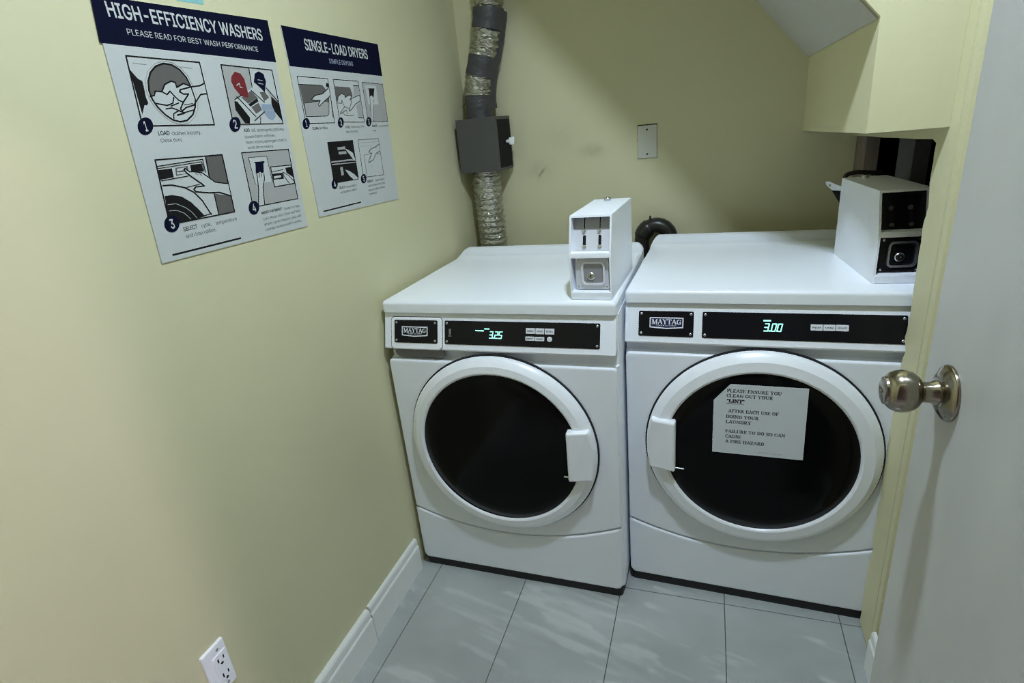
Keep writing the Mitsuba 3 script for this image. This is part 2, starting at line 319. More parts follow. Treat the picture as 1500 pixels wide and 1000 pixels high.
# dark space under the stair seen through the opening: studs and a board
def wall_stud(key, x, y0, y1, m, label):
    add(key, rbox(x, x + .038, y0, y1, 0, 1.9, .002, 8), m, 30); part(key, label)
for key, x, y0, y1, m, lb in (('wall_right__stud', 1.351, .722, .848, 'stud_wood', 'rough brown wooden stud in the opening'), ('wall_right__stud_001', 1.400, .44, .575, 'board_grey', 'dusty grey board deep in the opening')):
    wall_stud(key, x, y0, y1, m, lb)
slab_wall('wall_closet', cat(box(2.1, 2.2, YF, YB, 0, ZC), box(XR + .013, 2.1, -.12, -.10, 0, ZC), box(XR + .016, 2.2, YB, YB + .1, 0, ZC), box(XR + .02, 2.1, -.10, YB, 1.95, 1.98)), 'cavity_shade', 'closet walls under the stair coloured near black for darkness')
# lamps: a small glass globe on the room's ceiling and one in the hall behind the camera
def lamp(key, pos, r, rad, lb, wt):
    x, y, z = pos
    body = lathe([(0, ZC), (r + .02, ZC), (r + .02, z + .004), (r + .016, z), (r + .002, z), (r, z + .004), (0, z + .004)][::-1], 48); body.apply_translation((x, y, 0))
    add(key + '__housing', body, 'paint_trim', 30)
    prof = [(r * math.sin(t), z + .004 - .010 * (math.cos(t))) for t in np.linspace(0, math.pi / 2, 9)]
    lens = trimesh.creation.revolve(np.array(prof), sections=40); lens.apply_translation((x, y, 0))
    if lens.face_normals[:, 2].mean() > 0: lens.invert()
    scene[key + '__lens'] = mikit.ply(lens, 'plastic_white', True, emitter={'type': 'area', 'radiance': rgb(*rad), 'sampling_weight': wt})
    tag(key, lb, 'ceiling light')
lamp('ceiling_light', LAMP_POS, LAMP_R, LAMP_RAD, 'small round flush light on the laundry room ceiling', 12.)
lamp('ceiling_light_001', HALL_POS, HALL_R, HALL_RAD, 'round flush light on the hall ceiling behind the doorway', 4.)

# ------------------------------------------------------------------ the two machines
W, D = .686, .640
SEAM = lambda u: .184 + .60 * (u - .315) ** 2
class Mach:
    def __init__(s, root, x, y, a, Hl, Hf, ring_u, ring_z, ri):
        s.root, s.Hl, s.Hf, s.ru, s.rz, s.ri = root, Hl, Hf, ring_u, ring_z, ri
        s.R, s.t = np.array([[math.cos(a), -math.sin(a), 0], [math.sin(a), math.cos(a), 0], [0, 0, 1]]), np.array([x, y, 0])
        L = math.hypot(.032, .1); s.nv, s.nz = -.1 / L, .032 / L
    def put(s, m):
        m = m.copy(); m.vertices = np.asarray(m.vertices) @ s.R.T + s.t; return m
    def add(s, name, m, material, smooth=30): return add(s.root + '__' + name, s.put(m), material, smooth)
    def fas(s, h0=0.0):                                                          # frame of the leaning control panel; y drawn as drop below the lid
        return ((1, 0, 0), (0, -s.nz * -1, -s.nv), (0, s.nv, s.nz), (0, .016 + s.nv * h0, s.Hl + s.nz * h0))
    def onfas(s, m, h0=0.0): return mapped(m, *s.fas(h0))
def q_(dz): return dz / .9524                                                    # vertical drop -> length along the leaning panel

def build_machine(M, washer):
    Hl, Hf = M.Hl, M.Hf
    # cabinet shell, kick plinth
    M.add('cabinet', cat(prism(rrect(0, W, .004, D, .016, 6), Hf - .036, 0, h0=.032), prism(rrect(0, W, .022, D, .006, 4), Hl - .002, 0, h0=Hf - .037)), 'enamel_front', 30)
    M.add('plinth', prism(rrect(.004, W - .006, -.004, D - .02, .014), .0325, 0), 'plinth_black', 30)
    # lid with the swept-up back
    lid = prism(rrect(.002, W - .002, .004, D - .002, (.010, .010, .004, .004), 5), Hl + .035, .011, 5, h0=Hl + .0015)
    back = [(D - .105, .030), (D - .075, .034), (D - .055, .040), (D - .042, .049), (D - .034, .056), (D - .026, .0595), (D - .018, .060), (D - .004, .058), (D - .002, .030)]
    b = mapped(prism([(v, z) for v, z in back], W - .004), (0, 1, 0), (0, 0, 1), (1, 0, 0), (.002, 0, Hl))
    clip = mapped(prism(rrect(.002, W - .002, -.1, .0605, (.001, .001, .034, .034), 8), D + .1), (1, 0, 0), (0, 0, 1), (0, -1, 0), (0, D + .05, Hl))
    b = to_tri(to_man(fix(b)) ^ to_man(fix(clip)))
    M.add('lid', cat(lid, b), 'enamel', 32)
    # leaning control panel
    P = [(.030, Hl), (.016, Hl), (-.0135, Hl - .092), (-.0165, Hl - .1005), (-.0150, Hl - .1045), (-.0105, Hl - .1065), (.030, Hl - .1065)]
    f = mapped(prism(P, W - .006), (0, 1, 0), (0, 0, 1), (1, 0, 0), (.003, 0, 0))
    c = mapped(prism(rrect(.003, W - .003, Hl - .11, Hl + .01, (.012, .012, .0005, .0005), 6), .2), (1, 0, 0), (0, 0, 1), (0, -1, 0), (0, .1, 0))
    M.add('control_panel', to_tri(to_man(fix(f)) ^ to_man(fix(c))), 'enamel_front', 32)
    # front panel above the curved seam, lower panel below it
    us = np.linspace(.003, W - .003, 40)
    top = Hf - .034
    fp = [(u, SEAM(u) + .0022) for u in us] + [(W - .003, top - .012), (W - .006, top - .003), (W - .014, top), (.014, top), (.006, top - .003), (.003, top - .012)]
    M.add('front_panel', mapped(prism(fp, .016, .006, 4), *frame_uz(.004)), 'enamel_front', 35)
    lp = [(.016, .0335), (W - .022, .0335), (W - .010, .038), (W - .003, .054)] + [(u, SEAM(u) - .0022) for u in us[::-1]] + [(.003, .050), (.008, .040)]
    M.add('lower_panel', mapped(prism(lp, .018, .007, 4), *frame_uz(.004)), 'enamel_front', 35)
    # door: gasket, ring, black window, handle
    ax = lambda prof, n=96: mapped(lathe([(r, -v) for r, v in prof], n), (1, 0, 0), (0, 0, 1), (0, -1, 0), (M.ru, 0, M.rz))
    Ro, Ri = .2865, M.ri
    M.add('door', ax([(Ri - .004, -.010), (Ro - .012, -.010), (Ro, -.016), (Ro, -.024), (Ro - .0025, -.0285), (Ro - .010, -.0360), (Ro - .021, -.0440), (Ri + .004, -.0468), (Ri, -.0450), (Ri - .003, -.041), (Ri - .004, -.030)][::-1]), 'plastic_white', 24)
    M.add('door__gasket', ax([(Ro - .004, -.011), (Ro + .0045, -.011), (Ro + .0045, -.0165), (Ro - .004, -.0165)][::-1]), 'gasket_black', 30)
    M.add('door__window', ax([(0, -.020), (Ri - .0035, -.020), (Ri - .0035, -.0405), (Ri * .8, -.0425), (Ri * .5, -.0435), (.02, -.044), (0, -.044)][::-1]), 'window_black', True)
    part(M.root + '__door__window', 'glossy black round door window')
    rim = Polygon(ring_poly(160, Ro - .002, M.ru, M.rz))
    z0, z1 = (.443, .600) if washer else (.455, .609)
    rect = sbox(.5475, z0, .8, z1) if washer else sbox(-.2, z0, .1395, z1)
    hp = rim.intersection(rect).buffer(-.006, join_style=1).buffer(.006, quad_segs=5)
    hp = list(hp.simplify(.0006).exterior.coords)[:-1]
    h = prism(hp, .066, .007, 4, h0=.018); v = h.vertices.copy()
    far = np.abs(v[:, 0] - (W if washer else 0))                                 # thinner towards the outer rim
    e = (M.ru + Ro - v[:, 0]) if washer else (v[:, 0] - (M.ru - Ro))
    v[:, 2] = np.where(v[:, 2] > .04, v[:, 2] - .022 * np.clip(1 - e / .055, 0, 1) ** 1.4, v[:, 2]); h.vertices = v
    M.add('door__handle', mapped(h, *frame_uz(0)), 'plastic_white', 32)
    tip = rbox(.531, .552, -.050, -.044, .446, .452, .002) if washer else rbox(.136, .163, -.050, -.044, .457, .462, .002)
    M.add('door__latch', tip, 'chrome', 30)
    # plates and their screws
    def plate(name, u0, u1, d0, d1, h0=0.0):
        r = M.add(name, M.onfas(prism(rrect(u0, u1, q_(-d1), q_(-d0), .004, 4), .0022, .0008, 2), h0), 'plate_black', 30)
        for u in (u0 + .007, u1 - .007):
            for dd in (d0 + .007, d1 - .007):
                s = lathe([(0, 0), (.0036, 0), (.0036, .0008), (.0024, .0016), (0, .0019)], 14); s.apply_translation((u, q_(-dd), 0))
                M.add(name + '__screw', M.onfas(s, h0 + .0022), 'screw_steel', 30)
        return r
    dr_h = .0045 if washer else 0.0
    if washer:
        M.add('detergent_drawer', M.onfas(cat(prism(rrect(.0255, .1900, q_(-.1035), q_(-.0150), .012, 6), dr_h, .0032, 4)), 0.0), 'plastic_white', 32)
        pull = prism(rrect(.026, .188, Hl - .1345, Hl - .1105, (.016, .010, .004, .004), 6), .007, .0025, 3)
        M.add('detergent_drawer__pull', mapped(pull, *frame_uz(.004)), 'plastic_grey', 30); part(M.root + '__detergent_drawer__pull', 'grey finger pull under the drawer')
    if washer:
        o = Polygon(rrect(.0232, .1923, q_(-.1060), q_(-.0126), .014, 6)); i = Polygon(rrect(.0255, .1900, q_(-.1035), q_(-.0150), .012, 6))
        M.add('detergent_drawer__gap', M.onfas(extrude(o.difference(i), .0004)), 'plastic_grey', False)
    plate('name_plate', .0385, .1775, .0225, .0855, dr_h)
    plate('display_plate', .1985, .6420, .0225, .0860)
    # brand badge: silver frame with a bowed foot, lettering inside
    h1 = dr_h + .0022
    u0, u1, d0, d1 = (.0635, .1470, .0400, .0655) if washer else (.0670, .1526, .0378, .0640)
    um, dm = (u0 + u1) / 2, d1 + .003
    sh = lambda i: Polygon([(u0 + i, q_(-d0 - i)), (u1 - i, q_(-d0 - i)), (u1 - i, q_(-d1 + i)), (um, q_(-dm + i)), (u0 + i, q_(-d1 + i))])
    M.add('name_plate__badge', M.onfas(extrude(sh(.0030), .0005), h1), 'logo_blue' if not washer else 'plate_black', False)
    M.add('name_plate__badge_frame', M.onfas(extrude(sh(0).difference(sh(.0030)), .0009), h1), 'logo_silver', False)
    word, _ = serif('MAYTAG', .018, .0)
    M.add('name_plate__lettering', M.onfas(fit(word, u0 + .0055, u1 - .0055, q_(-d1 + .0085), q_(-d0 - .0045), .0006), h1 + .0004), 'logo_silver', False)
    M.add('name_plate__small_lettering', M.onfas(sans('COMMERCIAL LAUNDRY', u0 + .018, u1 - .018, q_(-d1 + .0040), .0030, .0005), h1 + .0004), 'logo_silver', False)
    # lit display: slanted seven-segment digits, progress bars
    SEG = {'a': (0, 1, 1, 1), 'b': (1, .5, 1, 1), 'c': (1, 0, 1, .5), 'd': (0, 0, 1, 0), 'e': (0, 0, 0, .5), 'f': (0, .5, 0, 1), 'g': (0, .5, 1, .5)}
    DIG = {'0': 'abcdef', '2': 'abged', '3': 'abgcd', '5': 'afgcd'}
    def digits(s, u0, u1, d0, d1):
        H = q_(d1 - d0); n = len(s); wd = (u1 - u0 - .18 * H) / (n * .84); out = []
        x = u0
        for k, ch in enumerate(s):
            w = wd * .56
            for g in DIG[ch]:
                a, b, c, e = SEG[g]; out.append(LineString([(x + a * w, b * H), (x + c * w, e * H)]).buffer(H * .088, cap_style=1, quad_segs=2))
            if k == 0: out.append(LineString([(x + w + .27 * wd, .02 * H), (x + w + .271 * wd, .03 * H)]).buffer(H * .12, quad_segs=2))
            x += wd * (1.05 if k == 0 else .84)
        from shapely.affinity import affine_transform
        return extrude(affine_transform(unary_union(out), [1, .18, 0, 1, 0, q_(-d1)]), .0004)
    glow = {'type': 'area', 'radiance': rgb(.75, 1.9, 1.6), 'sampling_weight': .02}
    def lit(name, m):
        key = M.add('display_plate__' + name, M.onfas(m, .0023), 'plate_black', False); scene[key]['emitter'] = glow
    def rect(u0, u1, d0, d1, h=.0004, r=0.0006): return prism(rrect(u0, u1, q_(-d1), q_(-d0), r, 2), h, 0)
    if washer:
        lit('digits', digits('325', .3352, .3745, .0495, .0665))
        lit('progress_bar', rect(.2930, .3190, .0456, .0492)); lit('progress_bar', rect(.3200, .3358, .0408, .0440))
        bs = [(.4412, .4668, .0375, .0525), (.4684, .4928, .0378, .0528), (.4944, .5207, .0378, .0530), (.4402, .4655, .0594, .0702), (.4668, .4932, .0596, .0704)]
        b = lathe([(0, 0), (.0072, 0), (.0072, .001), (.006, .0018), (0, .0018)], 24); b.apply_translation((.5075, q_(-.0652), 0))
        M.add('display_plate__button', M.onfas(b, .0022), 'button_grey', 30)
        M.add('display_plate__card_slot_symbol', M.onfas(cat(rect(.2120, .2185, .0445, .0600, .0003), rect(.2095, .2200, .0625, .0650, .0003)), .0023), 'plastic_grey', False)
        words = ('NORMAL', 'COLD', 'DELICATE', 'BRIGHT', 'WARM')
    else:
        lit('digits', digits('300', .3430, .3850, .0480, .0648)); lit('progress_bar', rect(.3406, .3582, .0386, .0428))
        bs = [(.4450, .4710, .0466, .0610), (.4722, .4972, .0466, .0610), (.4984, .5250, .0464, .0608)]
        words = ('HIGH', 'LOW', 'DELICATE')
    for (u0, u1, d0, d1), w in zip(bs, words):
        k = M.add('display_plate__button', M.onfas(prism(rrect(u0, u1, q_(-d1), q_(-d0), .0012, 3), .0016, .0006, 2), .0022), 'button_grey', 30)
        dm = (d0 + d1) / 2
        M.add('display_plate__button_print', M.onfas(sans(w, u0 + .004, u1 - .004, q_(-dm - .0018), .0036, .0003, True), .0039), 'print_dark', False)

washer = Mach('washing_machine', 0.0, 0.0, -.0064, .9134, .8066, .3385, .5113, .2427)
build_machine(washer, True)
tag('washing_machine', 'white front-loading washer showing 3.25 on its display, beside the left wall', 'washing machine')
dryer = Mach('clothes_dryer', .6921, .0824, -.0296, .9208, .8205, .3454, .5217, .2370)
build_machine(dryer, False)
tag('clothes_dryer', 'white dryer showing 3.00 with a paper note on its round door window', 'dryer')

# the note on the dryer window
def note():
    P = [(.2335, .5225), (.4515, .5230), (.4495, .7252), (.2720, .7252), (.2330, .6770)]
    k = dryer.put
    add('paper_note__sheet', k(mapped(prism(P, .0006, 0), *frame_uz(-.0452))), 'paper_plain', False)
    rows = [('PLEASE ENSURE YOU', .2640, .3905, .7020), ('CLEAN OUT YOUR', .2638, .3718, .6880), (' AFTER EACH USE OF', .2690, .3873, .6445), ('DOING YOUR', .2642, .3424, .6278), ('LAUNDRY', .2645, .3254, .6124),
            ('FAILURE TO DO SO CAN', .2645, .4067, .5846), ('CAUSE', .2648, .3035, .5695), ('A FIRE HAZARD', .2648, .3588, .5545)]
    for s, a, b, z in rows:
        add('paper_note__lettering', k(mapped(fit(serif(s.strip(), .025)[0], a, b, z, z + .0098, .0003), *frame_uz(-.0458))), 'ink_text', False)
    add('paper_note__bold_lettering', k(mapped(cat(fit(serif('"LINT"', .055)[0], .2645, .3065, .6728, .6832, .0003), box(.2645, .3065, .6696, .6708, 0, .0003)), *frame_uz(-.0458))), 'ink_black', False)
    add('paper_note__fine_print', k(mapped(sans('please keep this area clean', .346, .402, .5315, .0038, .0002), *frame_uz(-.0458))), 'ink_grey', False)
    tag('paper_note', 'white paper note with a cut corner about cleaning out lint, on the dryer window', 'note')
note()

# ------------------------------------------------------------------ coin boxes on the lids
def coin_box(root, x, y, z, yaw, shaded, label):
    Wd, Dp, H, zb, lean, t = .108, .325, .2115, .114, .030, .0035
    R = np.array([[math.cos(yaw), -math.sin(yaw), 0], [math.sin(yaw), math.cos(yaw), 0], [0, 0, 1]])
    put = lambda m: trimesh.Trimesh(np.asarray(m.vertices) @ R.T + np.array([x, y, z]), m.faces, process=False)
    A = lambda n, m, mm, s=30: add(f'{root}__{n}', put(m), mm, s)
    yf = lambda zz: 0.0 if zz < zb else lean * (zz - zb) / (H - zb)
    side = [(0, 0), (0, zb), (lean, H), (Dp, H), (Dp, 0)]
    solid = mapped(prism(side, Wd), (0, 1, 0), (0, 0, 1), (1, 0, 0))
    lo = box(.0050, Wd - .0050, -.05, .030, .0215, zb - .005)
    P = [(-.05, zb + .007), (.036, zb + .007), (.056, H - .0050), (-.05, H - .0050)]
    up = mapped(prism(P, Wd - .010), (0, 1, 0), (0, 0, 1), (1, 0, 0), (.005, 0, 0))
    case = to_tri(to_man(fix(solid)) - to_man(fix(lo)) - to_man(fix(up)))
    A('case', case, 'enamel_front' , 20)
    part(f'{root}__case', 'white folded sheet steel case')
    # upper mechanism: leaning plate with two coin slots, a sheet coloured as shaded recess above
    ang = math.atan2(lean, H - zb); ca, sa = math.cos(ang), math.sin(ang)
    fr = ((1, 0, 0), (0, sa, ca), (0, -ca, sa), (0, .030, zb + .010))            # on the plate: x across, y up the slope
    m1 = 'cavity_black' if shaded else 'chrome'; m0 = 'cavity_black' if shaded else 'steel_dull'  # dryer box: darker finishes stand in for the shade on its front
    A('slot_plate', mapped(box(.0052, Wd - .0052, -.002, .083, -.004, 0), *fr), 'plate_black' if shaded else 'chrome_plate', False)
    A('recess_shade', mapped(prism(rrect(.0052, Wd - .0052, .051, .0820, .001, 2), .0012, .0004, 2), *fr), 'plate_black' if shaded else 'recess_shade_grey', 30)
    for cx in (.034, .074):
        A('coin_slot', mapped(prism(rrect(cx - .0036, cx + .0036, .010, .037, .003, 4), .0016, 0), *fr), 'cavity_black', 30)
        c = prism(rrect(cx - .0055, cx + .0055, .003, .0125, .0045, 4), .004, .0015, 2); A('coin_lip', mapped(c, *fr), m1 if not shaded else 'box_grey', 30)
        s = lathe([(0, 0), (.0060, 0), (.0058, .002), (.004, .0046), (0, .0056)], 18); s.apply_translation((cx - .002, .0465, 0)); A('screw', mapped(s, *fr), 'box_grey' if shaded else 'chrome', 30)
        A('slot_line', mapped(box(cx - .0011, cx + .0011, .0535, .081, .001, .0016), *fr), 'cavity_black', False)
    # coin vault: plate, raised rounded square, lock
    f2 = ((1, 0, 0), (0, 0, 1), (0, -1, 0), (0, .028, 0))
    A('vault_plate', mapped(prism(rrect(.012, Wd - .010, .024, zb - .008, .003, 3), .012, .001, 2), *f2), 'chrome_plate' if not shaded else 'plate_black', 30)
    cx, cz, hw = .0585, .066, .0305
    o, i = Polygon(rrect(cx - hw, cx + hw, cz - hw, cz + hw, .011, 6)), Polygon(rrect(cx - hw + .0045, cx + hw - .0045, cz - hw + .0045, cz + hw - .0045, .008, 6))
    A('vault_rim', mapped(extrude(o.difference(i), .006, .012), *f2), 'vault_rim' if not shaded else 'steel_dull', 30)
    A('vault_door', mapped(prism(rrect(cx - hw + .006, cx + hw - .006, cz - hw + .006, cz + hw - .006, .007, 5), .0145, .003, 3, h0=.012), *f2), 'vault_door' if not shaded else 'plate_black', 30)
    k = lathe([(0, 0), (.0105, 0), (.0105, .003), (.0085, .005), (.0035, .005), (.0030, .002), (0, .002)], 28); k.apply_translation((cx - .006, cz - .006, .0145)); A('vault_lock', mapped(k, *f2), 'chrome', 30)
    A('vault_lock__keyhole', mapped(box(cx - .0072, cx - .0048, cz - .0105, cz - .0015, .0160, .0176), *f2), 'cavity_black', False)
    for sx, sz in ((.018, zb - .014), (Wd - .016, zb - .014), (.018, .030), (Wd - .016, .030)):
        s = lathe([(0, 0), (.0034, 0), (.003, .0015), (0, .0024)], 12); s.apply_translation((sx, sz, .012)); A('screw', mapped(s, *f2), 'chrome', 30)
    lip = prism(rrect(.002, Wd - .002, .001, .020, .002, 3), .004, .0012, 2, h0=.0005); A('foot_flange', mapped(lip, (1, 0, 0), (0, 0, 1), (0, -1, 0), (0, .001, 0)), 'enamel_front', 30)
    # key lock on the top, near the back
    k = lathe([(0, 0), (.0105, 0), (.0105, .006), (.009, .0085), (0, .0085)][::1], 24); k.apply_translation((.046, Dp - .035, H)); A('top_lock', k, 'chrome', 30)
    k = lathe([(0, 0), (.005, 0), (.005, .0008), (0, .0008)], 14); k.apply_translation((.046, Dp - .035, H + .0085)); A('top_lock__keyhole', k, 'cavity_black', 30)
    tag(root, label, 'coin box'); return A, put
coin_box('coin_box', .5640, .0255, .9486, -.035, False, 'white coin box with bright chrome slots on the washer lid')
A, put = coin_box('coin_box_001', 1.2690, .1320, .9560, .075, True, 'white coin box with slots coloured dark for shade on dryer lid, half behind right wall')
# folded bracket and cable at the back of the dryer's coin box
def bracket():
    y = .458
    fl = Polygon([(1.205, 1.160), (1.208, 1.150), (1.223, 1.1355), (1.262, 1.1310), (1.262, 1.1405), (1.240, 1.1465), (1.213, 1.1605)]).difference(Polygon(ring_poly(16, .0032, 1.2165, 1.1495)))
    add('coin_box_001__bracket', mapped(extrude(fl, .0024), *frame_uz(y)), 'enamel_front', False); part('coin_box_001__bracket', 'bent white bracket with a screw hole')
    g = Polygon([(1.223, 1.1355), (1.250, 1.092), (1.262, 1.080), (1.262, 1.1310)])
    add('coin_box_001__bracket__gusset', mapped(extrude(g, .0022), *frame_uz(y + .006)), 'cavity_black', False)
bracket()
add('power_cord', tube(spline([(1.266, .500, .985), (1.262, .500, 1.10), (1.2605, .500, 1.150), (1.2625, .503, 1.168), (1.275, .505, 1.1735), (1.31, .51, 1.173), (1.352, .52, 1.170)], 60), .0060, 14), 'hose_black', True)
tag('power_cord', 'black cord running behind the coin box into the wall opening', 'cord')

